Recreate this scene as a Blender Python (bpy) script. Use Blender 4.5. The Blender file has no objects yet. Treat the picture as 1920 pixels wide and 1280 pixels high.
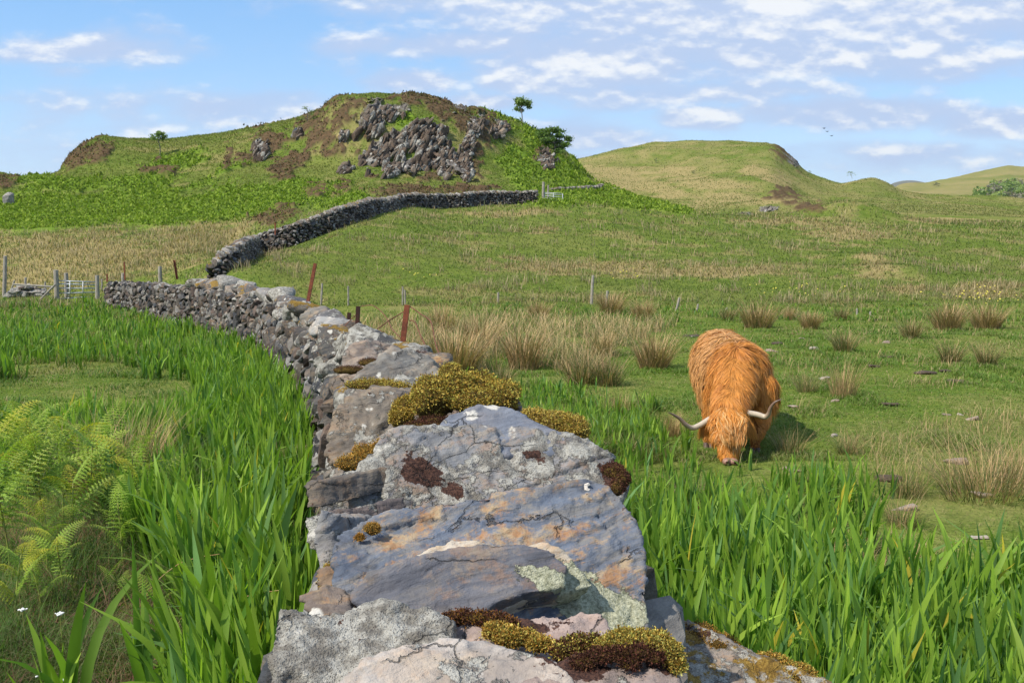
import bpy, bmesh, math, random
import numpy as np
from mathutils import Vector, Matrix, Euler
random.seed(7)
RNG = np.random.default_rng(11)
scene = bpy.context.scene

# ------------------------------------------------------------------ camera, sky, sun, exposure
CAMZ = 2.1
F = 1867.0
PITCH = math.atan(220.0/F)
cam_d = bpy.data.cameras.new('camera'); cam = bpy.data.objects.new('camera', cam_d)
scene.collection.objects.link(cam); scene.camera = cam
cam_d.sensor_width = 36.0; cam_d.lens = 36.0*F/1920.0
cam_d.clip_start = 0.05; cam_d.clip_end = 60000
cam.location = (0, 0, CAMZ); cam.rotation_euler = (math.pi/2-PITCH, 0, 0)

SUN_TO = Vector((-0.60, -0.36, 0.80)).normalized()
SUN_EL = math.asin(SUN_TO.z)
sun_d = bpy.data.lights.new('sun', 'SUN'); sun = bpy.data.objects.new('sun', sun_d)
scene.collection.objects.link(sun)
sun_d.energy = 3.8; sun_d.angle = math.radians(0.9); sun_d.color = (1.0, 0.93, 0.82)
sun.rotation_euler = (-SUN_TO).to_track_quat('-Z', 'Y').to_euler()

scene.view_settings.view_transform = 'Standard'
scene.view_settings.look = 'None'
scene.view_settings.exposure = 0.66
scene.view_settings.gamma = 1.0
try:
    scene.view_settings.use_curve_mapping = False
except Exception:
    pass
scene.cycles.max_bounces = 6
scene.cycles.diffuse_bounces = 3
scene.cycles.glossy_bounces = 2
scene.cycles.transmission_bounces = 4
scene.cycles.transparent_max_bounces = 4
scene.cycles.volume_bounces = 1
scene.cycles.use_denoising = True

world = bpy.data.worlds.new('World'); scene.world = world; world.use_nodes = True

class NT:
    """tiny node helper"""
    def __init__(s, tree):
        s.t = tree; s.t.nodes.clear()
    def n(s, typ, **kw):
        nd = s.t.nodes.new(typ)
        for k, v in kw.items():
            setattr(nd, k, v)
        return nd
    def put(s, sock, v):
        if isinstance(v, bpy.types.NodeSocket): s.t.links.new(v, sock)
        elif v is not None:
            if sock.type == 'RGBA' and isinstance(v, (tuple, list)) and len(v) == 3: v = (*v, 1)
            sock.default_value = v
    def m(s, op, a, b=None, c=None, clamp=False):
        nd = s.n('ShaderNodeMath', operation=op); nd.use_clamp = clamp
        for i, v in enumerate((a, b, c)):
            if v is not None: s.put(nd.inputs[i], v)
        return nd.outputs[0]
    def vm(s, op, a, b=None, sc=None):
        nd = s.n('ShaderNodeVectorMath', operation=op)
        s.put(nd.inputs[0], a)
        if b is not None: s.put(nd.inputs[1], b)
        if sc is not None: s.put(nd.inputs['Scale'], sc)
        return nd.outputs[0]
    def noise(s, vec, scale, detail=4, rough=0.55, dist=0.0, out=0):
        nd = s.n('ShaderNodeTexNoise'); s.put(nd.inputs['Vector'], vec)
        nd.inputs['Scale'].default_value = scale; nd.inputs['Detail'].default_value = detail
        nd.inputs['Roughness'].default_value = rough; nd.inputs['Distortion'].default_value = dist
        return nd.outputs[out]
    def voro(s, vec, scale, feature='F1', out='Distance', rnd=1.0):
        nd = s.n('ShaderNodeTexVoronoi', feature=feature); s.put(nd.inputs['Vector'], vec)
        nd.inputs['Scale'].default_value = scale; nd.inputs['Randomness'].default_value = rnd
        return nd.outputs[out]
    def ss(s, v, lo, hi):
        nd = s.n('ShaderNodeMapRange', interpolation_type='SMOOTHSTEP')
        s.put(nd.inputs[0], v); s.put(nd.inputs[1], lo); s.put(nd.inputs[2], hi)
        return nd.outputs[0]
    def mix(s, f, a, b, blend='MIX'):
        nd = s.n('ShaderNodeMix', data_type='RGBA', blend_type=blend)
        s.put(nd.inputs[0], f); s.put(nd.inputs[6], a); s.put(nd.inputs[7], b)
        return nd.outputs[2]
    def attr(s, name, out='Fac'):
        nd = s.n('ShaderNodeAttribute'); nd.attribute_name = name
        return nd.outputs[out]
    def coord(s, out='Object'):
        return s.n('ShaderNodeTexCoord').outputs[out]
    def scale(s, vec, xyz):
        nd = s.n('ShaderNodeMapping'); s.put(nd.inputs[0], vec); nd.inputs['Scale'].default_value = xyz
        return nd.outputs[0]
    def ramp(s, f, stops):
        nd = s.n('ShaderNodeValToRGB'); s.put(nd.inputs[0], f)
        e = nd.color_ramp.elements
        while len(e) < len(stops): e.new(0.5)
        for i, (p, c) in enumerate(stops):
            e[i].position = p; e[i].color = (*c, 1)
        return nd.outputs[0]
    def bump(s, h, strength=0.5, dist=0.02, normal=None):
        nd = s.n('ShaderNodeBump'); nd.inputs['Strength'].default_value = strength
        nd.inputs['Distance'].default_value = dist; s.put(nd.inputs['Height'], h)
        if normal is not None: s.put(nd.inputs['Normal'], normal)
        return nd.outputs[0]

# --- sky: Nishita plus fair-weather clouds laid out by direction
w = NT(world.node_tree)
sky = w.n('ShaderNodeTexSky', sky_type='NISHITA'); sky.sun_disc = False
sky.sun_elevation = SUN_EL; sky.sun_rotation = math.atan2(SUN_TO.x, SUN_TO.y)
sky.altitude = 50; sky.air_density = 1.0; sky.dust_density = 0.3; sky.ozone_density = 3.0
gen = w.coord('Generated')
sep = w.n('ShaderNodeSeparateXYZ'); w.put(sep.inputs[0], gen)
sx, sy, sz = sep.outputs
ay = w.m('MAXIMUM', w.m('ABSOLUTE', sy), 0.05)
tx = w.m('DIVIDE', sx, ay); tz = w.m('DIVIDE', sz, ay)
# big soft cloud fields: (centre x, centre height, half width, half height, weight)
FIELDS = [(-.405,.170,.085,.016,.75),(-.44,.150,.05,.010,.4),(.02,.215,.20,.026,.8),(.30,.205,.30,.045,1.0),(.15,.13,.2,.02,.7),
          (-.06,.172,.13,.014,.75),(.10,.155,.14,.03,1.0),(.28,.165,.20,.022,.9),(.02,.142,.06,.02,.8),
          (.40,.165,.14,.03,.7),(.33,.108,.13,.016,.9),(.19,.104,.05,.012,.9),(.47,.098,.06,.014,1.0),
          (-.24,.110,.16,.022,.6),(-.42,.110,.18,.03,.45),(-.10,.138,.05,.014,.7),(.06,.085,.10,.018,.6),
          (.16,.06,.20,.016,.5),(.42,.065,.2,.018,.6),(-.45,.07,.25,.02,.35),(-.02,.118,.06,.01,.7)]
cov = None
for cx, cz, rx, rz, wt in FIELDS:
    u = w.m('DIVIDE', w.m('SUBTRACT', tx, cx), rx); v = w.m('DIVIDE', w.m('SUBTRACT', tz, cz), rz)
    r2 = w.m('ADD', w.m('MULTIPLY', u, u), w.m('MULTIPLY', v, v))
    g = w.m('MULTIPLY', w.m('EXPONENT', w.m('MULTIPLY', r2, -0.7)), wt)
    cov = g if cov is None else w.m('MAXIMUM', cov, g)
high = w.ss(tz, 0.25, 0.5)                      # overhead: scattered cover
cov = w.m('MAXIMUM', cov, w.m('MULTIPLY', high, 0.45))
def cloud_noise(dz):
    cb = w.n('ShaderNodeCombineXYZ')
    w.put(cb.inputs[0], w.m('MULTIPLY', tx, 15.0)); w.put(cb.inputs[1], w.m('MULTIPLY', w.m('ADD', tz, dz), 34.0)); w.put(cb.inputs[2], 3.7)
    return w.noise(cb.outputs[0], 1.0, 7, 0.56, 0.0), cb.outputs[0]
nz, cv = cloud_noise(0.0)
nz2, _ = cloud_noise(0.008)
dens = w.m('ADD', w.m('MULTIPLY', cov, 0.66), w.m('MULTIPLY', w.m('SUBTRACT', nz, 0.52), 1.15))
dens2 = w.m('SUBTRACT', nz, nz2)
alpha = w.ss(dens, 0.02, 0.50)
cb2 = w.n('ShaderNodeCombineXYZ'); w.put(cb2.inputs[0], w.m('MULTIPLY', tx, 7.0)); w.put(cb2.inputs[1], w.m('MULTIPLY', tz, 30.0)); w.put(cb2.inputs[2], 9.1)
low = w.noise(cb2.outputs[0], 1.0, 4, 0.5, 0.0)
body = w.ss(w.m('ADD', w.m('MULTIPLY', cov, 0.8), w.m('MULTIPLY', w.m('SUBTRACT', low, 0.5), 1.1)), 0.22, 0.62)
puff = w.ss(w.m('ADD', w.m('MULTIPLY', dens2, 3.0), w.m('MULTIPLY', dens, 0.9)), 0.20, 0.95)
veil = w.m('MULTIPLY', w.ss(tz, 0.16, 0.0), 0.34)
cloudcol = w.mix(puff, (0.33, 0.405, 0.56), (0.61, 0.62, 0.635))
skyc = w.mix(1.0, sky.outputs[0], (0.135, 0.135, 0.135), 'MULTIPLY')
skyc = w.mix(0.68, skyc, w.mix(w.ss(tz, 0.02, 0.26), (0.24, 0.39, 0.60), (0.12, 0.295, 0.57)))
skyc = w.mix(veil, skyc, (0.36, 0.46, 0.64))
skyc = w.mix(w.m('MULTIPLY', body, 0.8), skyc, (0.30, 0.39, 0.565))
final = w.mix(w.m('MULTIPLY', alpha, 0.92), skyc, cloudcol)
bg = w.n('ShaderNodeBackground'); w.put(bg.inputs[0], final); bg.inputs[1].default_value = 1.0
wo = w.n('ShaderNodeOutputWorld'); w.t.links.new(bg.outputs[0], wo.inputs[0])

# ------------------------------------------------------------------ helpers
CP, SP = math.cos(PITCH), math.sin(PITCH)
def ray(px, py):
    px = np.asarray(px, float); py = np.asarray(py, float)
    a = (px-960)/F; b = (640-py)/F
    return np.stack([a+0*b, CP+b*SP, -SP+b*CP], -1)
def P(px, py, Y):
    """world point seen at photo pixel px,py at forward distance Y"""
    r = ray(px, py); k = np.asarray(Y, float)/r[..., 1]
    o = r*k[..., None]; o[..., 2] += CAMZ
    return o
def proj(x, y, z):
    zz = z-CAMZ
    fw = y*CP-zz*SP; up = y*SP+zz*CP
    fw = np.where(fw > 0.01, fw, 0.01)
    return 960+F*x/fw, 640-F*up/fw

def _h(ix, iy, iz, seed):
    with np.errstate(over='ignore'):
        h = (ix.astype(np.int64)*374761393 + iy.astype(np.int64)*668265263 + iz.astype(np.int64)*2147483647*3 + seed*1274126177) & 0xffffffff
        h = ((h ^ (h >> 13))*1274126177) & 0xffffffff
        h = ((h ^ (h >> 16))*2246822519) & 0xffffffff
    return ((h ^ (h >> 15)) & 0xffffff)/float(0xffffff)*2-1
def vnoise(p, seed=0):
    i = np.floor(p).astype(np.int64); f = p-i; f = f*f*f*(f*(f*6-15)+10)
    r = 0
    for dx in (0, 1):
        wx = f[..., 0] if dx else 1-f[..., 0]
        for dy in (0, 1):
            wy = f[..., 1] if dy else 1-f[..., 1]
            for dz in (0, 1):
                wz = f[..., 2] if dz else 1-f[..., 2]
                r = r+wx*wy*wz*_h(i[..., 0]+dx, i[..., 1]+dy, i[..., 2]+dz, seed)
    return r
def fbm(p, oct=4, seed=0, gain=0.5, lac=2.03):
    a = 1.0; r = 0; t = 0
    for o in range(oct):
        r = r+a*vnoise(p, seed+o*17); t += a; a *= gain; p = p*lac+13.7
    return r/t
def xyz(x, y, z=0): return np.stack(np.broadcast_arrays(np.asarray(x, float), y, z), -1)
def facets(p, seed=0, jit=1.0):
    """fractured faces: every cell is a flat plane with its own tilt and height, about -1..1"""
    i0 = np.floor(p).astype(np.int64); best = np.full(p.shape[:-1], 1e9); out = np.zeros(p.shape[:-1])
    for dx in (-1, 0, 1):
        for dy in (-1, 0, 1):
            for dz in (-1, 0, 1):
                c = i0+np.array([dx, dy, dz]); h = [_h(c[..., 0], c[..., 1], c[..., 2], seed+k)*.5*jit for k in range(3)]
                ct = c+.5+np.stack(h, -1); d = p-ct; dd = (d*d).sum(-1)
                g = np.stack([_h(c[..., 0], c[..., 1], c[..., 2], seed+10+k) for k in range(4)], -1)
                v = (d*g[..., :3]).sum(-1)*.8+.45*g[..., 3]; m = dd < best
                best = np.where(m, dd, best); out = np.where(m, v, out)
    return out
def sst(v, lo, hi):
    t = np.clip((v-lo)/(hi-lo), 0, 1); return t*t*(3-2*t)

def link(o): scene.collection.objects.link(o); return o
def tag(o, label=None, cat=None, group=None, kind=None):
    if label: o['label'] = label
    if cat: o['category'] = cat
    if group: o['group'] = group
    if kind: o['kind'] = kind
    return o
def mesh(name, V, Fc, mat, parent=None, attrs=None, smooth=False, origin=None):
    """V: Nx3 world coordinates, Fc: Mxk. Object sits at its parent's origin."""
    V = np.asarray(V, np.float64); Fc = np.asarray(Fc, np.int32)
    if origin is None:
        origin = np.array(parent['_o']) if parent is not None else np.zeros(3)
    V = V-np.asarray(origin)
    me = bpy.data.meshes.new(name); k = Fc.shape[1]
    me.vertices.add(len(V)); me.vertices.foreach_set('co', V.astype(np.float32).ravel())
    me.loops.add(Fc.size); me.loops.foreach_set('vertex_index', Fc.ravel())
    me.polygons.add(len(Fc)); me.polygons.foreach_set('loop_start', np.arange(0, Fc.size, k, dtype=np.int32))
    me.polygons.foreach_set('use_smooth', np.full(len(Fc), bool(smooth)))
    for an, av in (attrs or {}).items():
        av = np.asarray(av, np.float32)
        if av.ndim == 1:
            a = me.attributes.new(an, 'FLOAT', 'POINT'); a.data.foreach_set('value', av)
        else:
            if av.shape[1] == 3: av = np.hstack([av, np.ones((len(av), 1), np.float32)])
            a = me.attributes.new(an, 'FLOAT_COLOR', 'POINT'); a.data.foreach_set('color', av.ravel())
    me.update(calc_edges=True)
    if mat is not None: me.materials.append(mat)
    o = bpy.data.objects.new(name, me); link(o)
    if parent is not None: o.parent = parent
    else: o.location = origin
    return o
def empty(name, loc, label, cat, group=None):
    o = bpy.data.objects.new(name, None); link(o); o.location = [float(v) for v in loc]
    o.empty_display_size = 0.1
    o['_o'] = [float(v) for v in loc]
    return tag(o, label, cat, group)
def copy_tree(o, parent=None):
    c = o.copy(); link(c); c.parent = parent
    for ch in o.children: copy_tree(ch, c)
    return c
class Acc:
    """collects vertex/face/attribute chunks into one mesh"""
    def __init__(s): s.v = []; s.f = []; s.a = {}; s.n = 0
    def add(s, V, Fc, **at):
        s.v.append(V); s.f.append(np.asarray(Fc)+s.n); s.n += len(V)
        for k, v in at.items():
            v = np.asarray(v, float)
            if v.ndim == 0: v = np.full(len(V), float(v))
            elif v.ndim == 1 and len(v) != len(V) and len(v) in (3,): v = np.tile(v, (len(V), 1))
            s.a.setdefault(k, []).append(v)
        return s
    def build(s, name, mat, parent=None, smooth=False, origin=None):
        return mesh(name, np.vstack(s.v), np.vstack(s.f), mat, parent, {k: np.concatenate(v) for k, v in s.a.items()}, smooth, origin)

def tube(path, rad, n=8, cap=True):
    """quads tube along path (Mx3) with radius per point"""
    path = np.asarray(path, float); M = len(path); rad = np.broadcast_to(np.asarray(rad, float), (M,))
    tang = np.gradient(path, axis=0); tang /= np.linalg.norm(tang, axis=1)[:, None]+1e-9
    ref = np.array([0, 0, 1.0]) if abs(tang[0, 2]) < 0.9 else np.array([1.0, 0, 0])
    V = []
    a = np.cross(tang[0], ref); a /= np.linalg.norm(a)
    for i in range(M):
        a = a-tang[i]*np.dot(a, tang[i]); a /= np.linalg.norm(a)
        b = np.cross(tang[i], a)
        th = np.arange(n)*2*math.pi/n
        V.append(path[i]+rad[i]*(np.cos(th)[:, None]*a+np.sin(th)[:, None]*b))
    V = np.vstack(V); Fq = []
    for i in range(M-1):
        for j in range(n):
            k = (j+1) % n
            Fq.append((i*n+j, i*n+k, (i+1)*n+k, (i+1)*n+j))
    if cap:
        c0, c1 = len(V), len(V)+1
        V = np.vstack([V, path[0], path[-1]])
        for j in range(0, n):
            k = (j+1) % n
            Fq.append((c0, k, j, j)); Fq.append((c1, (M-1)*n+j, (M-1)*n+k, (M-1)*n+k))
    return V, np.array(Fq)
def fixtri(Fq): return Fq
def box(c, sx, sy, sz, rot=None, bev=0.0):
    """box with slightly cut corners; centre c"""
    bm = bmesh.new(); bmesh.ops.create_cube(bm, size=1.0)
    for v in bm.verts: v.co = Vector((v.co.x*sx, v.co.y*sy, v.co.z*sz))
    if bev: bmesh.ops.bevel(bm, geom=bm.edges[:], offset=bev, segments=1, affect='EDGES')
    if rot is not None: bmesh.ops.transform(bm, matrix=rot.to_4x4(), verts=bm.verts)
    V = np.array([v.co[:] for v in bm.verts])+np.asarray(c); bmesh.ops.triangulate(bm, faces=bm.faces[:])
    T = np.array([[v.index for v in f.verts] for f in bm.faces]); bm.free()
    return V, T

def blades(base, H, W, az, lean, bend, nseg, col, colt=None, prof='grass', face=None, fold=0.0):
    """sword/grass blades as quad strips.  base Nx3; lean,bend = horizontal reach at the tip as a fraction of H"""
    N = len(base); H = np.broadcast_to(H, (N,)); W = np.broadcast_to(W, (N,))
    d = np.stack([np.cos(az), np.sin(az), np.zeros(N)], 1)
    fa = az+math.pi/2 if face is None else face
    s = np.stack([np.cos(fa), np.sin(fa), np.zeros(N)], 1)
    tt = np.linspace(0, 1, nseg+1)
    if prof == 'grass': pw = (1-tt)**0.7*0.9+0.06
    elif prof == 'iris': pw = np.interp(tt, [0, .15, .5, .75, .9, 1], [.62, .85, 1, .78, .42, .04])
    else: pw = np.full(nseg+1, 1.0)
    rows = []
    for k, t in enumerate(tt):
        r = (lean*t+bend*t*t*t)
        z = t*(1-0.35*np.clip(bend, 0, 1.2)*t*t)
        c = base+d*(r*H)[:, None]; c = c.copy(); c[:, 2] += z*H
        o = s*(W*pw[k]*0.5)[:, None]
        if fold and k < nseg:
            rows += [c-o, c+d*(W*fold*pw[k])[:, None], c+o]
        elif fold: rows += [c-o, c, c+o]
        else: rows += [c-o, c+o]
    V = np.stack(rows, 1)                      # N, m, 3
    m = V.shape[1]; q = []
    st = 3 if fold else 2
    for k in range(nseg):
        a = k*st
        if fold: q += [(a, a+1, a+4, a+3), (a+1, a+2, a+5, a+4)]
        else: q.append((a, a+1, a+3, a+2))
    q = np.array(q); Fq = (q[None]+(np.arange(N)*m)[:, None, None]).reshape(-1, 4)
    C = np.repeat(col[:, None, :], m, 1)
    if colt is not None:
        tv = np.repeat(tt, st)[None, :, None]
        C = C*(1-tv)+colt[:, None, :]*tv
    return V.reshape(-1, 3), Fq, C.reshape(-1, 3)

def leaf_mat(name, trans=0.35, rough=0.55, spec=0.3, hue=0.0, noise_amt=0.25, nscale=6.0, tint=None):
    m = bpy.data.materials.new(name); m.use_nodes = True; t = NT(m.node_tree)
    c = t.attr('col', 'Color')
    n = t.noise(t.coord('Object'), nscale, 3)
    c = t.mix(1.0, c, t.ramp(n, [(0.25, (1-noise_amt,)*3), (0.75, (1+noise_amt,)*3)]), 'MULTIPLY')
    b = t.n('ShaderNodeBsdfPrincipled'); t.put(b.inputs['Base Color'], c)
    b.inputs['Roughness'].default_value = rough; b.inputs['Specular IOR Level'].default_value = spec
    tr = t.n('ShaderNodeBsdfTranslucent'); t.put(tr.inputs[0], t.mix(1.0, c, (1.1, 1.25, 0.6), 'MULTIPLY'))
    mx = t.n('ShaderNodeMixShader'); mx.inputs[0].default_value = trans
    t.t.links.new(b.outputs[0], mx.inputs[1]); t.t.links.new(tr.outputs[0], mx.inputs[2])
    o = t.n('ShaderNodeOutputMaterial'); t.t.links.new(mx.outputs[0], o.inputs[0])
    return m
def simple_mat(name, col, rough=0.8, spec=0.3, var=0.3, scale=8.0, col2=None, bump=0.0, bdist=0.01, stretch=(1, 1, 1), metal=0.0):
    m = bpy.data.materials.new(name); m.use_nodes = True; t = NT(m.node_tree)
    v = t.scale(t.coord('Object'), stretch)
    n = t.noise(v, scale, 6, 0.6)
    c2 = col2 or tuple(x*(1-var) for x in col)
    c = t.mix(t.ss(n, 0.35, 0.65), col, c2)
    b = t.n('ShaderNodeBsdfPrincipled'); t.put(b.inputs['Base Color'], c)
    b.inputs['Roughness'].default_value = rough; b.inputs['Specular IOR Level'].default_value = spec
    b.inputs['Metallic'].default_value = metal
    if bump: t.put(b.inputs['Normal'], t.bump(n, bump, bdist))
    o = t.n('ShaderNodeOutputMaterial'); t.t.links.new(b.outputs[0], o.inputs[0])
    return m
# ------------------------------------------------------------------ terrain
# feature lines across the land, each a list of (photo x, photo y, forward distance)
LINES = [
 [(-1500,0,.1,0),(3400,0,.1,0)],
 [(-1500,0,4.5,-.02),(3400,0,4.5,-.02)],
 [(-1500,0,9.3,-.25),(300,0,9.3,-.22),(900,0,9.3,-.12),(1400,0,9.3,-.10),(3400,0,9.3,-.05)],
 [(-1500,0,22,-.9),(300,0,22,-.85),(900,0,22,-.6),(1400,0,22,-.5),(3400,0,22,-.45)],
 [(-1500,562,50),(0,560,50),(200,568,46),(500,578,42),(960,578,41),(1400,582,40),(1920,588,38),(3400,600,36)],
 [(-1500,520,62),(0,515,60),(300,512,54),(450,505,46.5),(600,492,50),(700,478,54),(960,492,56),(1300,500,58),(1600,505,58),(1920,515,58),(3400,520,58)],
 [(-1500,450,84),(0,430,84),(200,430,82),(380,440,76),(440,500,60),(500,476,62),(560,458,62),(620,434,64),(685,407,70),(747,386,80),(785,384,84),(829,388,88),(872,386,90),(904,381,92),(966,381,94),(1010,377,95),(1060,381,95),(1150,386,95),(1300,404,100),(1500,410,105),(1700,414,105),(1920,417,105),(3400,420,105)],
 [(-1500,420,110),(0,385,110),(400,385,105),(600,383,92),(700,372,95),(800,366,102),(900,366,106),(1000,367,108),(1100,370,114),(1200,388,120),(1290,406,122),(1400,424,124),(1600,428,124),(1920,430,124),(3400,430,124)],
 [(-1500,400,124),(0,350,120),(150,335,125),(300,315,128),(450,302,125),(600,312,120),(700,308,118),(800,322,116),(900,322,118),(1000,330,122),(1060,340,124),(1110,352,128),(1200,382,130),(1290,400,132),(1400,432,134),(1920,438,134),(3400,440,134)],
 [(-1500,395,135),(0,340,134),(60,338,134),(115,334,134),(150,300,134),(190,275,135),(300,278,138),(400,268,136),(480,256,134),(560,244,131),(610,222,129),(630,202,128),(700,192,127),(780,197,127),(850,214,129),(900,228,132),(960,246,137),(1000,262,139),(1040,285,140),(1070,308,140),(1090,330,140),(1110,348,140),(1200,379,140),(1290,395,140),(1330,425,142),(1400,436,142),(1920,442,142),(3400,440,142)],
 [(-1500,392,150),(-300,365,150),(0,325,148),(30,333,148),(60,334,148),(112,325,146),(125,300,146),(150,277,147),(190,257,150),(240,262,150),(300,263,152),(400,250,152),(480,236,150),(560,220,148),(600,208,146),(616,196,144),(630,186,143),(700,180,142),(780,184,142),(850,200,145),(900,211,148),(960,228,152),(1000,242,154),(1020,254,154),(1040,270,154),(1070,295,154),(1090,322,154),(1110,342,152),(1200,374,150),(1290,392,150),(1330,425,152),(1400,440,152),(1920,445,152),(3400,445,152)],
 [(-1500,445,200),(0,445,200),(600,440,200),(1100,425,200),(1300,412,200),(1500,407,200),(1700,407,205),(1920,409,205),(3400,410,205)],
 [(-1500,440,260),(0,430,260),(1080,396,260),(1200,398,250),(1300,402,240),(1400,400,240),(1500,396,240),(1600,388,240),(1750,394,240),(1920,402,240),(3400,405,240)],
 [(-1500,430,330),(0,420,330),(1000,370,330),(1100,335,330),(1200,336,330),(1300,330,320),(1400,325,310),(1450,322,310),(1500,350,310),(1550,366,310),(1640,360,320),(1700,375,310),(1920,394,300),(3400,395,300)],
 [(-1500,425,410),(0,410,410),(960,340,410),(1080,299,410),(1150,282,410),(1220,268,410),(1300,263,410),(1380,266,410),(1440,268,400),(1465,279,395),(1490,300,390),(1510,321,385),(1540,333,380),(1580,342,370),(1600,335,360),(1640,330,360),(1665,340,360),(1690,356,360),(1740,364,360),(1800,367,360),(1920,377,360),(3400,385,360)],
 [(-1500,430,560),(1000,430,560),(1500,430,540),(1650,425,520),(1700,400,520),(3400,400,520)],
 [(-1500,425,950),(1500,425,950),(1690,372,950),(1800,370,950),(1920,380,950),(3400,380,950)],
 [(-1500,425,1500),(1500,425,1500),(1640,380,1500),(1690,353,1500),(1740,350,1500),(1800,338,1500),(1850,328,1500),(1890,319,1500),(1920,321,1500),(2100,300,1500),(3400,330,1500)],
 [(-1500,428,2500),(3400,428,2500)],
 [(-1500,424,7000),(3400,424,7000)],
 [(-1500,421.5,9000),(1600,421.5,9000),(1655,352,9000),(1685,340,9000),(1712,338,9000),(1745,346,9000),(1800,372,9000),(3400,400,9000)],
 [(-1500,422,14000),(3400,422,14000)],
 [(-1500,421,24000),(3400,421,24000)],
]
TG = np.linspace(-1.35, 1.35, 5401); DTG = TG[1]-TG[0]
def _gs(a, sig):
    k = int(4*sig/DTG)+1; kk = np.exp(-0.5*(np.arange(-k, k+1)*DTG/sig)**2); kk /= kk.sum()
    return np.convolve(np.pad(a, k, mode='edge'), kk, 'valid')
LY, LZ = [], []
for ln in LINES:
    t, Y, Z = [], [], []
    for q in ln:
        if len(q) == 4:
            t.append((q[0]-960)/F); Y.append(q[2]); Z.append(q[3])
        else:
            p = P(q[0], q[1], q[2]); t.append(p[0]/p[1]); Y.append(q[2]); Z.append(p[2])
    sg = 0.0035 if Y[0] > 100 else 0.008
    LY.append(_gs(np.interp(TG, t, Y), sg)); LZ.append(_gs(np.interp(TG, t, Z), sg))
LY = np.array(LY); LZ = np.array(LZ)
def base_h(x, y):
    shp = np.shape(x); x = np.ravel(x).astype(float); y = np.ravel(y).astype(float)
    yy = np.maximum(y, 0.11)
    ti = np.clip((x/np.maximum(yy, 1.0)-TG[0])/DTG, 0, len(TG)-1.001); i = ti.astype(int); f = ti-i
    Yk = LY[:, i]*(1-f)+LY[:, i+1]*f; Zk = LZ[:, i]*(1-f)+LZ[:, i+1]*f
    U = np.log(Yk+3); u = np.log(yy+3); K = len(Yk)
    k = np.clip((Yk <= yy[None]).sum(0)-1, 0, K-2); ar = np.arange(len(x))
    h = np.diff(U, axis=0); dl = np.diff(Zk, axis=0)/h
    m = np.zeros_like(Zk); w1 = 2*h[1:]+h[:-1]; w2 = h[1:]+2*h[:-1]
    pos = dl[1:]*dl[:-1] > 0
    with np.errstate(divide='ignore', invalid='ignore'):
        mm = (w1+w2)/(w1/dl[:-1]+w2/dl[1:])
    m[1:-1] = np.where(pos, mm, 0)
    hk = h[k, ar]; s = np.clip((u-U[k, ar])/hk, 0, 1)
    z = ((1+2*s)*(1-s)**2)*Zk[k, ar]+s*(1-s)**2*hk*m[k, ar]+s*s*(3-2*s)*Zk[k+1, ar]+s*s*(s-1)*hk*m[k+1, ar]
    return z.reshape(shp)
# knolls and bumps: photo x, y of their foot centre, distance, radius x, radius y, height
MOUNDS = [(1600,418,98,4.4,5,1.7),(1640,520,62,2.2,2.5,.45),(1700,540,55,2.2,2,.35),(1450,372,240,14,16,3.2),(1525,398,104,1.7,2,.55),(1410,404,104,3.5,3,.3)]
MW = []
for px, py, Y, rx, ry, hh in MOUNDS:
    p = P(px, py, Y); MW.append((p[0], Y, rx, ry, hh))
def hgt(x, y):
    z = base_h(x, y); x = np.asarray(x, float); y = np.asarray(y, float)
    for cx, cy, rx, ry, hh in MW:
        z = z+hh*np.exp(-((x-cx)/rx)**2-((y-cy)/ry)**2)
    yy = np.abs(y)
    z = z+0.035*fbm(xyz(x/1.1, y/1.1), 3, 3)*sst(yy, 1, 6)
    z = z+0.16*fbm(xyz(x/7, y/9), 3, 5)*sst(yy, 12, 40)*(1-sst(yy, 400, 900))
    z = z+0.34*fbm(xyz(x/15, y/11), 3, 6)*sst(yy, 44, 56)*(1-sst(yy, 98, 112))
    z = z+0.55*fbm(xyz(x/11, y/11), 4, 9)*sst(yy, 100, 125)*(1-sst(yy, 400, 900))
    z = z+2.2*fbm(xyz(x/30, y/30), 4, 10)*sst(yy, 215, 300)
    z = z+7*fbm(xyz(x/130, y/130), 5, 12)*sst(yy, 800, 1200)
    return z
def hit(px, py, y0=1.5, y1=900):
    """where the sight line through a photo pixel first meets the land"""
    Y = np.exp(np.linspace(math.log(y0), math.log(y1), 1600))
    p = P(np.full(len(Y), float(px)), np.full(len(Y), float(py)), Y)
    g = hgt(p[:, 0], p[:, 1])
    below = np.nonzero(p[:, 2] < g)[0]
    if not len(below): return p[-1]
    i = below[0]
    if i == 0: return np.array([p[0, 0], p[0, 1], g[0]])
    a, b = p[i-1], p[i]; da = a[2]-g[i-1]; db = g[i]-b[2]
    q = a+(b-a)*(da/(da+db+1e-9)); return q

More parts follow.
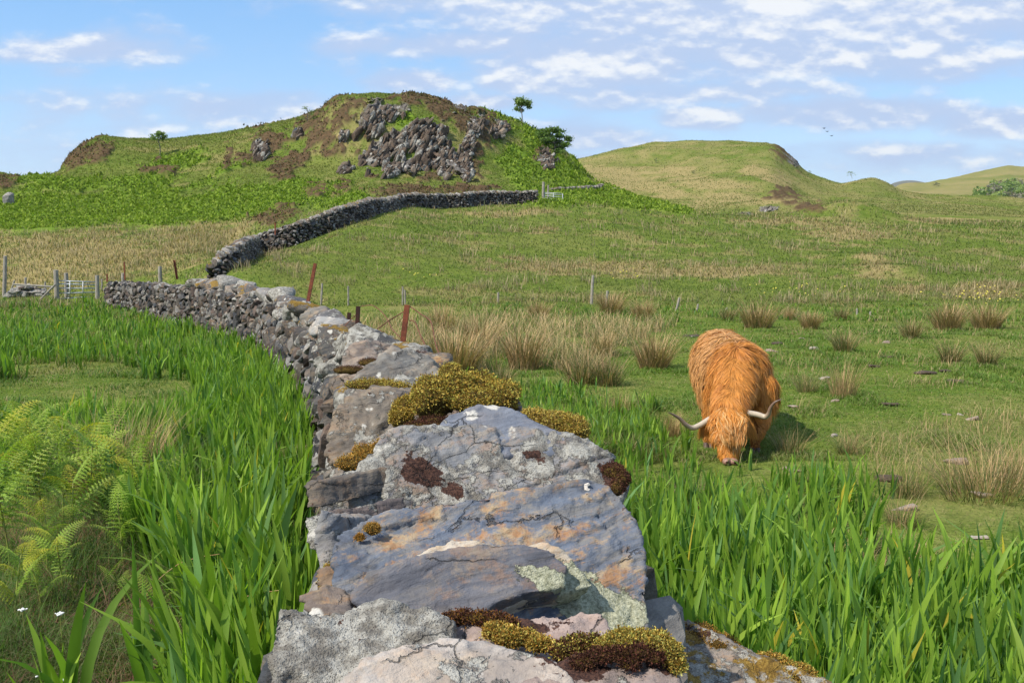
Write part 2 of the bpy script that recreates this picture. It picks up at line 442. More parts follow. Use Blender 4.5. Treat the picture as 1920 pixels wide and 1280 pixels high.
# ground cover zones, given as ellipses (photo x, y, rx, ry, tilt degrees) on the visible slopes
def blobs(px, py, L, soft=0.35):
    r = np.full(np.shape(px), -1.0)
    for b in L:
        cx, cy, rx, ry = b[:4]; a = math.radians(b[4]) if len(b) > 4 else 0
        dx = px-cx; dy = py-cy
        u = (dx*math.cos(a)+dy*math.sin(a))/rx; v = (-dx*math.sin(a)+dy*math.cos(a))/ry
        r = np.maximum(r, 1-np.sqrt(u*u+v*v))
    return r                                    # >0 inside
ROCK = [(690,222,18,40,22),(735,208,34,18,-5),(706,240,12,26,22),(748,268,74,20,-38),(808,262,40,24,-45),(652,252,12,10),(890,240,18,22,50),(935,245,16,14),
        (712,292,20,14,-30),(690,300,14,10),(795,310,45,14,-8),(848,300,34,20,15),(872,318,14,16),(735,318,18,9,-20),(645,312,14,5),(875,272,12,16),(1020,305,15,16,30),(865,200,20,14),
        (560,255,10,8),(485,285,14,18,20),(1488,300,20,8,50),(1440,392,24,6),(1400,402,14,4),(18,378,4,6),(835,330,7,10),(868,332,8,7)]
HEATH = [(150,292,40,26,-40),(188,285,30,20,-50),(500,275,32,32,-20),(535,318,28,20,-40),(600,250,45,34,-30),(640,222,28,40,30),(650,200,40,14),(700,245,14,30,20),(700,290,30,16,-10),(760,190,50,12),
         (830,205,36,26,30),(865,225,30,26,30),(905,245,28,32,50),(885,285,22,28,60),(625,280,34,14,-15),(560,300,30,16,-40),(590,366,22,10,-10),(520,405,40,12,-15),(500,415,30,10,0),
         (760,362,70,12,0),(860,357,60,12,0),(1015,300,16,22,40),(800,335,30,8),(890,320,24,14,50),(1520,393,26,10),(1465,365,40,20,20),(700,330,12,6),(455,300,18,12),(640,360,20,8),
         (1470,290,40,10,48),(300,325,40,10),(0,345,30,10),(430,300,10,22)]
BRACK = [(60,395,170,44),(250,388,240,34,-3),(430,388,200,28,-8),(330,312,70,14,-14),(560,376,90,12,-14),(130,348,110,12),(260,345,90,14,-8),(762,228,20,26,20),(1000,320,50,42,10),(1060,345,60,40,20),(960,300,30,24),(1150,372,110,20,8),
         (1040,372,70,20),(1240,388,70,10,10),(960,240,70,14,25),(425,318,40,8,-14),(640,378,60,12,-14),(800,232,14,20),(1000,268,40,16,38),(1070,330,30,50,40)]
STRAW = [(120,480,260,58),(320,470,150,34,-20),(60,520,140,30),(350,425,120,16),(430,440,60,26,-30),(1210,352,150,24,14),(1330,345,120,22,10),(1400,375,160,14),(1150,335,70,12),
         (1480,415,110,5),(1760,411,110,5),(1450,330,70,18,20),(1130,270,90,8,-14),(640,270,20,30),(1600,440,90,18),(1640,500,50,24),(1700,540,50,14),(1100,500,200,14),(1300,510,220,12),(950,400,120,6),(1850,545,90,16),(1000,432,50,8)]
DRYFAR = [(1800,340,160,26),(1180,360,180,34,10)]
def zones(x, y, z):
    px, py = proj(x, y, z)
    s = np.where(y < 108, .7, np.where(y < 200, 1.3, np.where(y < 900, 5.0, 14.0)))
    n1 = fbm(xyz(x/(2.2*s), y/(2.2*s), z/(2.2*s)), 4, 21); n2 = fbm(xyz(x/(3*s), y/(3*s), z/(3*s)), 4, 22); n3 = fbm(xyz(x/(.8*s), y/(.8*s), z/(.8*s)), 3, 23)
    qx = px+18*n1; qy = py+13*n2
    far = sst(y, 36, 44)
    front = far*(1-sst(y, 520, 700))
    rock = sst(blobs(qx, qy, ROCK)+.55*n3+.2*n1, .04, .2)*front*sst(y, 90, 100)
    heath = sst(blobs(qx, qy, HEATH)+.95*n3+.5*n2, .06, .36)*front
    brack = sst(blobs(qx, qy, BRACK)+.6*n2+.45*n3, -.02, .3)*front*(1-sst(y, 190, 210))
    straw = sst(blobs(qx, qy, STRAW)+.75*n1+.5*n3, -.15, .5)*front
    patch = sst(fbm(xyz(x/(3*s), y/(3*s)), 4, 31)+.35*n3, .12, .45)*0.55
    straw = np.maximum(straw, patch*(.45+.55*far))
    straw = np.maximum(straw, sst(y, 205, 225)*(.34+.7*n2+.5*n3))
    straw = np.maximum(straw, sst(y, 700, 900)*(.55+.6*n2))*(1-sst(y, 3000, 5000))
    heath = np.maximum(heath, .8*sst(y, 3000, 5000))
    brack = brack*(1-.75*sst(fbm(xyz(x/4, y/4, z/4), 3, 36), .0, .35)*sst(px, 900, 960))
    return rock, heath*(1-rock), brack*(1-rock), straw*(1-rock)

def terrain_material():
    m = bpy.data.materials.new('turf'); m.use_nodes = True; t = NT(m.node_tree)
    oc = t.coord('Object')
    zc = t.attr('zone', 'Color'); sp = t.n('ShaderNodeSeparateColor'); t.put(sp.inputs[0], zc)
    zr, zh, zb = sp.outputs[0], sp.outputs[1], sp.outputs[2]
    zs = t.attr('straw'); fa = t.attr('far'); mud = t.attr('mud')
    nf = t.noise(oc, 9.0, 6, .65); nm = t.noise(oc, 0.8, 6, .6); nl = t.noise(oc, 0.12, 5, .6); nn = t.noise(oc, 45.0, 4, .7)
    grass = t.mix(t.ss(nm, .35, .65), (0.082, 0.130, 0.020), (0.130, 0.170, 0.032))
    grass = t.mix(t.m('MULTIPLY', t.ss(nl, .45, .65), .6), grass, (0.17, 0.18, 0.05))
    grass = t.mix(t.m('MULTIPLY', t.ss(nf, .48, .66), .6), grass, (0.045, 0.080, 0.014))
    grass = t.mix(t.m('MULTIPLY', t.ss(t.noise(oc, 3.1, 6, .7), .52, .66), .5), grass, (0.22, 0.22, 0.075))
    grass = t.mix(t.m('MULTIPLY', t.ss(nn, .56, .66), .45), grass, (0.27, 0.23, 0.11))
    grass = t.mix(1.0, grass, t.ramp(t.noise(oc, 34.0, 5, .8), [(.33, (.50, .52, .45)), (.5, (1., 1., 1.)), (.68, (1.5, 1.4, 1.3))]), 'MULTIPLY')
    straw = t.mix(t.ss(nf, .35, .65), (0.33, 0.25, 0.12), (0.20, 0.18, 0.065))
    brack = t.mix(t.ss(t.noise(oc, 1.6, 6, .7), .35, .65), (0.16, 0.24, 0.03), (0.10, 0.16, 0.022))
    heath = t.mix(t.ss(t.noise(oc, 2.5, 6, .7), .35, .65), (0.125, 0.080, 0.045), (0.062, 0.048, 0.026))
    c = t.mix(zs, grass, straw); c = t.mix(zb, c, brack); c = t.mix(t.m('MULTIPLY', zh, t.ss(t.noise(oc, .55, 6, .75), .28, .46)), c, heath)
    c = t.mix(mud, c, t.mix(nf, (0.05, 0.035, 0.02), (0.10, 0.07, 0.04)))
    # rock: steep strata, grey with white lichen
    rot = t.n('ShaderNodeMapping'); t.put(rot.inputs[0], oc); rot.inputs['Rotation'].default_value = (0, math.radians(-35), 0)
    st = t.noise(t.scale(rot.outputs[0], (3.0, .8, .35)), 1.0, 8, .7)
    lich = t.ss(t.noise(t.scale(rot.outputs[0], (1.6, .6, .6)), 1.0, 8, .8), .56, .60)
    rock = t.ramp(st, [(.34, (0.035, 0.032, 0.030)), (.47, (0.11, 0.098, 0.088)), (.6, (0.20, 0.18, 0.155)), (.75, (0.32, 0.29, 0.26))])
    rock = t.mix(lich, rock, (0.50, 0.48, 0.44))
    rock = t.mix(t.m('MULTIPLY', t.ss(t.noise(oc, .9, 5, .7), .55, .68), .8), rock, (0.10, 0.10, 0.03))
    c = t.mix(zr, c, rock)
    h = t.m('ADD', t.m('MULTIPLY', nf, .06), t.m('MULTIPLY', nm, .35))
    h = t.m('ADD', h, t.m('MULTIPLY', t.m('MULTIPLY', st, zr), .8))
    b = t.n('ShaderNodeBsdfPrincipled'); t.put(b.inputs['Base Color'], c); b.inputs['Roughness'].default_value = .95
    b.inputs['Specular IOR Level'].default_value = .0
    t.put(b.inputs['Normal'], t.bump(h, .9, .35))
    o = t.n('ShaderNodeOutputMaterial'); t.t.links.new(b.outputs[0], o.inputs[0])
    return m
TURF = terrain_material()
PASTURE_MUD = []
def land(name, ys, ts, label):
    T, Yg = np.meshgrid(ts, ys); X = T*np.maximum(Yg, 1.0); Z = hgt(X, Yg)
    rk, he, br, sw = zones(X, Yg, Z)
    # crags push out of the slope in slanting slabs, heather and bracken stand proud of the turf
    u = X*math.cos(.6)+Z*math.sin(.6)
    ridg = np.abs(fbm(xyz(u*0.9, Yg*.25, (Z*math.cos(.6)-X*math.sin(.6))*.22), 5, 41, .6))
    nr = fbm(xyz(X*.35, Yg*.35, Z*.35), 4, 44)
    Y2 = Yg-rk*(.8*ridg+.9*nr+.3); Z2 = Z+rk*.3*nr
    mk = rk > .02
    if mk.any():
        v_ = Z*math.cos(.6)-X*math.sin(.6)
        q = np.stack([u[mk]*.75, Yg[mk]*.15, v_[mk]*.24], -1); f1 = facets(q, 71, 1.0); f2 = facets(q*2.6, 72, 1.0)
        Y2[mk] -= rk[mk]*(1.15*f1+.4*f2); Z2[mk] += rk[mk]*.35*f2
    sc = np.clip(Yg/120, .4, 2)
    Z2 = Z2+he*sc*(.30+.30*fbm(xyz(X*.9, Yg*.9), 3, 46))+br*sc*(.28+.20*fbm(xyz(X*1.3, Yg*1.3), 3, 47))
    V = np.stack([X, Y2, Z2], -1).reshape(-1, 3); nr_, nc = X.shape
    idx = np.arange(nr_*nc).reshape(nr_, nc)
    Fq = np.stack([idx[:-1, :-1], idx[:-1, 1:], idx[1:, 1:], idx[1:, :-1]], -1).reshape(-1, 4)
    at = dict(zone=np.stack([rk, he, br], -1).reshape(-1, 3), straw=sw.ravel(), far=sst(Yg, 150, 220).ravel(), mud=np.zeros(X.size))
    o = mesh(name, V, Fq, TURF, attrs=at, smooth=True)
    return tag(o, label, name.replace('_', ' '), kind='structure')
def ts_for(step):
    a = np.arange(-.60, .6001, step); return np.concatenate([np.linspace(-1.34, -.61, 40), a, np.linspace(.61, 1.34, 40)])
yA = np.exp(np.linspace(math.log(1.0), math.log(45), 300))
yB = np.exp(np.linspace(math.log(45), math.log(108), 260))
yC = np.concatenate([np.linspace(108, 156, 330)])
yD = np.concatenate([np.linspace(156, 215, 40), np.linspace(216.5, 420, 240)])
yE = np.concatenate([np.linspace(420, 900, 50), np.exp(np.linspace(math.log(910), math.log(1600), 130))])
yF = np.concatenate([np.exp(np.linspace(math.log(1600), math.log(20000), 150))])
land('pasture', yA, ts_for(.0022), 'grazed green pasture in the foreground on both sides of the wall')
land('hillside', np.concatenate([yB]), ts_for(.0014), 'gentle grassy slope rising behind the pasture')
land('craggy_hill', np.concatenate([yC]), ts_for(.001), 'rocky hill with heather and bracken on the left')
land('grass_hill', yD, ts_for(.0014), 'rounded green and straw coloured hill in the middle distance')
land('far_hills', yE, ts_for(.002), 'pale distant hills on the right')
land('distant_land', yF, ts_for(.004), 'blue distant mountain and lowland on the horizon')
gx = np.linspace(-70, 70, 60)
def backland():
    X, Yg = np.meshgrid(np.linspace(-80, 80, 80), np.linspace(-60, 0.995, 60)); Z = -.02+.03*fbm(xyz(X/2, Yg/2), 3, 3)
    t = np.clip((Yg+6)/7, 0, 1); Z = Z*(1-t)+t*hgt(X, np.maximum(Yg, .995))
    V = np.stack([X, Yg, Z], -1).reshape(-1, 3); idx = np.arange(X.size).reshape(X.shape)
    Fq = np.stack([idx[:-1, :-1], idx[:-1, 1:], idx[1:, 1:], idx[1:, :-1]], -1).reshape(-1, 4)
    z = np.zeros((X.size, 3))
    tag(mesh('ground', V, Fq, TURF, attrs=dict(zone=z, straw=z[:, 0], far=z[:, 0], mud=z[:, 0]), smooth=True), 'turf around and behind the viewpoint', 'ground', kind='structure')
backland()
# ------------------------------------------------------------------ stone
def stone_material(name='lichened_stone', k=1.0):
    m = bpy.data.materials.new(name); m.use_nodes = True; t = NT(m.node_tree)
    oc = t.coord('Object'); c0 = t.attr('col', 'Color')
    li = t.attr('lich'); stn = t.attr('stain'); mo = t.attr('moss'); cr = t.attr('crust'); dk = t.attr('dark')
    rot = t.n('ShaderNodeMapping'); t.put(rot.inputs[0], oc); rot.inputs['Rotation'].default_value = (.25, .3, .15)
    warp = t.vm('ADD', rot.outputs[0], t.vm('SCALE', t.noise(oc, 4, 3, .5, out=1), sc=.10))
    strata = t.noise(t.scale(warp, (3, 5, 34)), 1.0, 7, .68)
    big = t.noise(oc, 5.0*k, 5, .6); mid = t.noise(oc, 22*k, 6, .7); fine = t.noise(oc, 160*k, 3, .7)
    c = t.mix(1.0, c0, t.ramp(strata, [(.28, (.48, .48, .50)), (.5, (.92, .92, .92)), (.72, (1.45, 1.42, 1.38))]), 'MULTIPLY')
    c = t.mix(t.m('MULTIPLY', t.ss(big, .42, .62), .55), c, t.mix(1.0, c0, (1.18, 1.04, .90), 'MULTIPLY'))
    om = t.m('MULTIPLY', t.ss(t.m('ADD', t.m('MULTIPLY', t.noise(warp, 9, 8, .78), .65), t.m('MULTIPLY', strata, .35)), .49, .58), stn)
    c = t.mix(t.m('MULTIPLY', t.m('MULTIPLY', t.ss(t.noise(t.scale(warp, (4, 6, 22)), 1.3, 7, .75), .45, .62), .5), stn), c, (.30, .25, .17))
    c = t.mix(om, c, t.mix(t.ss(mid, .4, .6), (.36, .17, .05), (.42, .30, .16)))
    dm = t.m('MULTIPLY', t.ss(t.noise(oc, 3.1*k, 6, .72), .52, .58), .55)
    c = t.mix(dm, c, t.mix(1.0, c, (.52, .52, .55), 'MULTIPLY'))
    # grey crust lichen with dark fruiting specks
    lf = t.m('ADD', t.m('MULTIPLY', t.noise(oc, 6.5*k, 7, .72), 1.0), t.m('MULTIPLY', mid, .25))
    lm = t.ss(lf, t.m('SUBTRACT', .86, t.m('MULTIPLY', li, .36)), t.m('SUBTRACT', .90, t.m('MULTIPLY', li, .36)))
    spk = t.ss(t.voro(oc, 210*k), .12, .42)
    lc = t.mix(t.ss(mid, .38, .62), (.17, .155, .13), (.40, .385, .335))
    lc = t.mix(t.m('MULTIPLY', t.m('SUBTRACT', 1.0, spk), .8), lc, (.06, .05, .045))
    c = t.mix(lm, c, lc)
    # white round patches
    vd = t.voro(t.vm('ADD', oc, t.vm('SCALE', t.noise(oc, 18, 4, .6, out=1), sc=.045)), 9.0*k, rnd=1.0)
    wm = t.m('MULTIPLY', t.ss(vd, .26, .20), t.m('GREATER_THAN', li, .22))
    wm = t.m('MULTIPLY', wm, t.ss(t.m('ADD', big, t.m('MULTIPLY', mid, .4)), .72, .78))
    c = t.mix(wm, c, (.50, .475, .42))
    # painted-on map of the sage coloured leafy lichen (surface patch with its own outline)
    edg = t.m('MULTIPLY', t.m('SUBTRACT', t.m('ADD', t.m('MULTIPLY', big, .6), t.m('MULTIPLY', mid, .4)), .5), 2.6)
    cm = t.ss(t.m('ADD', cr, t.m('MULTIPLY', edg, 1.6)), -.04, .04)
    cc = t.mix(t.ss(t.noise(oc, 120, 4, .7), .35, .62), (.20, .205, .13), (.42, .42, .30))
    c = t.mix(cm, c, cc)
    dkm = t.ss(t.m('ADD', t.m('SUBTRACT', dk, .12), t.m('MULTIPLY', edg, 3.4)), -.05, .05)
    c = t.mix(dkm, c, t.mix(t.ss(fine, .4, .6), (.028, .013, .010), (.085, .040, .026)))
    # open cracks
    ck = t.voro(t.vm('ADD', t.scale(warp, (1, 1, 2.2)), t.vm('SCALE', t.noise(oc, 9, 5, .65, out=1), sc=.12)), 3.3*k, 'DISTANCE_TO_EDGE')
    ckm = t.m('MULTIPLY', t.ss(ck, .012, .003), t.ss(t.noise(oc, 4, 3), .50, .58))
    c = t.mix(t.m('MULTIPLY', ckm, .6), c, (.02, .018, .016))
    # moss where it is flat and old
    gn = t.n('ShaderNodeNewGeometry'); sn = t.n('ShaderNodeSeparateXYZ'); t.put(sn.inputs[0], gn.outputs['Normal'])
    mf = t.m('ADD', t.m('MULTIPLY', sn.outputs[2], .25), t.m('ADD', t.noise(oc, 7*k, 6, .7), t.m('MULTIPLY', t.m('SUBTRACT', mo, 1.0), .6)))
    mm = t.ss(mf, .58, .64)
    mc = t.ramp(t.m('ADD', t.m('MULTIPLY', fine, .6), t.m('MULTIPLY', mid, .4)), [(.35, (.06, .035, .010)), (.5, (.21, .125, .022)), (.65, (.36, .25, .06))])
    c = t.mix(mm, c, mc)
    h = t.m('ADD', t.m('MULTIPLY', strata, .55), t.m('MULTIPLY', mid, .45))
    h = t.m('SUBTRACT', t.m('ADD', h, t.m('MULTIPLY', fine, .14)), t.m('MULTIPLY', ckm, .6))
    h = t.m('ADD', h, t.m('MULTIPLY', t.m('MAXIMUM', t.m('MAXIMUM', lm, cm), mm), t.m('ADD', .15, t.m('MULTIPLY', t.noise(oc, 110*k, 3, .8), .55))))
    b = t.n('ShaderNodeBsdfPrincipled'); t.put(b.inputs['Base Color'], c); b.inputs['Roughness'].default_value = .85
    b.inputs['Specular IOR Level'].default_value = .25
    t.put(b.inputs['Normal'], t.bump(h, .9, .018/k))
    o = t.n('ShaderNodeOutputMaterial'); t.t.links.new(b.outputs[0], o.inputs[0])
    return m
STONE = stone_material()

def vnormals(V, Fq):
    a, b, c = V[Fq[:, 0]], V[Fq[:, 1]], V[Fq[:, 2]]
    n = np.cross(b-a, c-a)
    if Fq.shape[1] == 4: n = n+np.cross(c-a, V[Fq[:, 3]]-a)
    N = np.zeros_like(V)
    for k in range(Fq.shape[1]):
        for ax in range(3): N[:, ax] += np.bincount(Fq[:, k], n[:, ax], len(V))
    return N/(np.linalg.norm(N, axis=1)[:, None]+1e-12)
def smooth(V, Fq, it, lam=.5):
    k = Fq.shape[1]; a = Fq.ravel(); b = np.roll(Fq, -1, 1).ravel()
    i = np.concatenate([a, b]); j = np.concatenate([b, a]); n = np.bincount(i, minlength=len(V))[:, None]
    n = np.maximum(n, 1)
    for _ in range(it):
        s = np.stack([np.bincount(i, V[j, ax], len(V)) for ax in range(3)], 1)
        V = V*(1-lam)+lam*s/n
    return V
def remesh(bm, vox):
    me = bpy.data.meshes.new('tmp'); bm.to_mesh(me); bm.free()
    o = bpy.data.objects.new('tmp', me); link(o)
    md = o.modifiers.new('r', 'REMESH'); md.mode = 'VOXEL'; md.voxel_size = vox; md.use_smooth_shade = True
    dg = bpy.context.evaluated_depsgraph_get(); ev = o.evaluated_get(dg); m2 = ev.to_mesh()
    V = np.zeros(len(m2.vertices)*3); m2.vertices.foreach_get('co', V); V = V.reshape(-1, 3)
    n = len(m2.polygons); ls = np.zeros(n, int); m2.polygons.foreach_get('loop_total', ls)
    li = np.zeros(len(m2.loops), int); m2.loops.foreach_get('vertex_index', li)
    if (ls == 4).all(): Fq = li.reshape(-1, 4)
    else:
        st = np.concatenate([[0], np.cumsum(ls)[:-1]]); Fq = np.array([[li[s], li[s+1], li[s+2], li[s+l-1]] for s, l in zip(st, ls)])
    ev.to_mesh_clear(); bpy.data.objects.remove(o); bpy.data.meshes.remove(me)
    return V, Fq
def roughen(V, Fq, size, seed, amt=1.0, strata=(.3, .2, 1.0), sm=1):
    V = smooth(V, Fq, sm); N = vnormals(V, Fq)
    q = V/size; d = .035*fbm(q*1.3+seed, 3, seed)+.016*fbm(q*4+seed, 3, seed+5)+.026*facets(q*np.array([3., 3, 3.6])+seed+.12*fbm(q*3, 2, seed+2)[:, None], seed+20)+.012*facets(q*9+seed, seed+40)+.010*facets(q*24+seed, seed+41)
    ax = np.array(strata); ax = ax/np.linalg.norm(ax); s = (V@ax)/size*9+1.5*fbm(q*1.5, 2, seed+9)
    st = np.abs(((s+fbm(q*2, 2, seed+3)) % 1.0)-.5)*2
    d = d+.012*(sst(st, .05, .3)-.5)+.016*fbm(q*14, 4, seed+7, .65)
    return V+N*(d*size*amt)[:, None]
def slab(pts, back, vox, seed, amt=1.0, strata=(.1, .2, 1), sm=2, size=None):
    """solid stone: front outline [(photo x, y, distance)...] extruded by the vector back"""
    W = [P(*p) for p in pts]; W = [np.array(w) for w in W]
    bm = bmesh.new(); a = [bm.verts.new(w) for w in W]
    c = np.mean(W, axis=0); b = [bm.verts.new(c+(w-c)*.9+np.array(back)) for w in W]
    ca = bm.verts.new(c); cb = bm.verts.new(c+np.array(back)); n = len(W)
    for i in range(n):
        j = (i+1) % n
        bm.faces.new((a[i], a[j], b[j], b[i])); bm.faces.new((ca, a[j], a[i])); bm.faces.new((cb, b[i], b[j]))
    bmesh.ops.recalc_face_normals(bm, faces=bm.faces[:])
    V, Fq = remesh(bm, vox)
    sz = size or float(np.ptp(V, axis=0).max())
    return roughen(V, Fq, sz, seed, amt, strata, sm), Fq
def hullrock(sx, sy, sz, seed, vox=None, n=16, amt=1.0):
    r = np.random.default_rng(seed); p = r.uniform(-.5, .5, (n, 3)); p /= np.maximum(np.abs(p).max(1), .33)[:, None]*2/1.0
    p = p*np.array([sx, sy, sz]); bm = bmesh.new(); vs = [bm.verts.new(q) for q in p]
    g = bmesh.ops.convex_hull(bm, input=vs); 
    bmesh.ops.delete(bm, geom=list({e for e in g['geom_interior']+g['geom_unused'] if isinstance(e, bmesh.types.BMVert)}), context='VERTS')
    V, Fq = remesh(bm, vox or max(sx, sy, sz)/16)
    return roughen(V, Fq, max(sx, sy, sz), seed, amt*.7, r.uniform(-1, 1, 3), 1), Fq
def ico(sub):
    bm = bmesh.new(); bmesh.ops.create_icosphere(bm, subdivisions=sub, radius=1.0)
    V = np.array([v.co[:] for v in bm.verts]); T = np.array([[v.index for v in f.verts] for f in bm.faces]); bm.free(); return V, T
def proto_stones(sub, n, seed):
    V0, T = ico(sub); out = []
    for k in range(n):
        r = np.random.default_rng(seed+k); p = V0/(np.abs(V0)**5).sum(1)[:, None]**(1/5)
        for _ in range(9):
            d = r.normal(size=3); d /= np.linalg.norm(d); h = r.uniform(.50, .92); e = p@d-h
            p = p-np.where(e > 0, e, 0)[:, None]*d
        p = p+.03*r.normal(size=p.shape)*(.5 if sub > 2 else 1)+.05*np.stack([fbm(p*1.2+k*7, 2, k+i) for i in range(3)], 1)
        out.append(p)
    return out, T
PR3, T3 = proto_stones(3, 14, 100); PR2, T2 = proto_stones(2, 14, 200)
STONECOL = np.array([[.095, .092, .090], [.070, .075, .085], [.12, .105, .092], [.080, .066, .055], [.165, .155, .14], [.052, .052, .053], [.095, .085, .073], [.23, .225, .215], [.105, .080, .068]])
def rotm(ax, ay, az): return np.array(Euler((ax, ay, az)).to_matrix())

class Path:
    def __init__(s, C, top, step=.02):
        C = np.array(C, float); top = np.array(top, float)
        d = np.concatenate([[0], np.cumsum(np.linalg.norm(np.diff(C, axis=0), axis=1))]); s.L = d[-1]
        s.s = np.arange(0, s.L, step)
        k = max(3, int(.8/step)); kk = np.ones(k)/k
        sm = lambda a: np.convolve(np.pad(a, (k//2, k-1-k//2), mode='reflect', reflect_type='odd'), kk, 'valid')
        s.x = sm(np.interp(s.s, d, C[:, 0])); s.y = sm(np.interp(s.s, d, C[:, 1])); s.t = sm(np.interp(s.s, d, top))
        dx = np.gradient(s.x); dy = np.gradient(s.y); n = np.hypot(dx, dy); s.dx = dx/n; s.dy = dy/n
    def at(s, q):
        f = lambda a: np.interp(q, s.s, a)
        return f(s.x), f(s.y), f(s.t), f(s.dx), f(s.dy)
def courses(acc, path, wt, wb, s0, s1, seed, cs, ch, PRS, TT, lowtop=.22, sides=(-1, 1)):
    r = np.random.default_rng(seed)
    for side in sides:
        q = s0
        zlev = 0.0
        while True:                                  # build columns course by course
            q = s0+r.uniform(0, cs*.4); any_ = False
            while q < s1:
                x, y, tp, dx, dy = path.at(q); g = float(hgt(x, y)); H = tp-lowtop-g
                L = cs*r.uniform(.45, 1.5); hh = ch*r.uniform(.6, 1.5)
                if zlev < H:
                    any_ = True
                    f = zlev/max(H, .1); off = (wb*(1-f)+wt*f)-.06+r.uniform(-.03, .035)
                    nx, ny = -dy*side, dx*side      # side -1: right, +1: left
                    c = np.array([x+nx*off, y+ny*off, g+zlev+r.uniform(-.3, .3)*ch])
                    k = r.integers(len(PRS)); p = PRS[k]*np.array([L*.56, .15, hh*.62])
                    if r.random() < .30: p = PRS[k]*np.array([hh*.5, .15, L*.55])
                    R = rotm(r.uniform(-.3, .3), r.uniform(-.45, .45), math.atan2(dy, dx)+r.uniform(-.35, .35))
                    col = STONECOL[r.integers(len(STONECOL))]*r.uniform(.5, 1.25)
                    n = len(p); acc.add(p@R.T+c, TT, col=np.tile(col, (n, 1)), lich=np.full(n, r.choice([.0, .0, .2, .35, .6])), stain=np.full(n, r.choice([0, 0, .1, .35])), moss=np.full(n, .15+.5*f*r.random()), crust=np.full(n, -1.), dark=np.full(n, -1.))
                q += L*.98
            zlev += ch
            if not any_: break
def core(acc, path, wt, wb, s0, s1, low):
    ss = np.arange(s0, s1, .4); x, y, tp, dx, dy = path.at(ss); g = hgt(x, y)-.15; tp = tp-low-.03
    rows = [np.stack([x-dy*s*w, y+dx*s*w, z], 1) for s, w, z in ((1, wb-.16, g), (1, wt-.12, tp), (-1, wt-.12, tp), (-1, wb-.16, g))]
    V = np.stack(rows, 1).reshape(-1, 3); n = len(ss); Fq = []
    for i in range(n-1):
        for k in range(3): Fq.append((4*i+k, 4*i+k+1, 4*i+5+k, 4*i+4+k))
    m = len(V); T = np.array(Fq); T = np.vstack([T[:, [0, 1, 2]], T[:, [0, 2, 3]]])
    acc.add(V, T, col=np.tile([.03, .028, .025], (m, 1)), lich=np.zeros(m), stain=np.zeros(m), moss=np.zeros(m), crust=np.full(m, -1.), dark=np.full(m, -1.))

# ------------------------------------------------------------------ the near wall
WP = [(890,1330,1.35),(890,1205,1.6),(900,1010,2.2),(872,880,3.0),(828,790,4.3),(742,722,6.5),(700,672,9),(655,640,12),(590,594,16),(520,556,23),(400,532,32),(300,526,38.5),(215,523,44.5)]
wp = [P(*q) for q in WP]
C1 = [(-.02, -2.5)]+[(p[0], p[1]) for p in wp]; TOP1 = [1.38]+[min(p[2], 1.42) for p in wp]
W1 = Path(C1, TOP1)
def s_at(path, Y): return float(np.interp(Y, path.y, path.s))
wall1 = empty('stone_wall', (W1.x[0], 2.0, 0), 'long dry stone wall topped with mossy lichened slabs, running from the foreground to the metal gate', 'wall', 'dry stone walls')
acc = Acc()
sN = s_at(W1, 13)
courses(acc, W1, .36, .50, 0, sN, 5, .31, .165, PR3, T3, lowtop=.20)
A2 = Acc()
courses(A2, W1, .36, .50, sN, W1.L, 6, .30, .16, PR2, T2, lowtop=.18)
core(acc, W1, .36, .50, 0, W1.L, .2)
off = acc.n
acc.v += A2.v; acc.f += [f+off for f in A2.f]; acc.n += A2.n
for k in acc.a: acc.a[k] += A2.a[k]
acc.build('stone_courses', STONE, wall1)

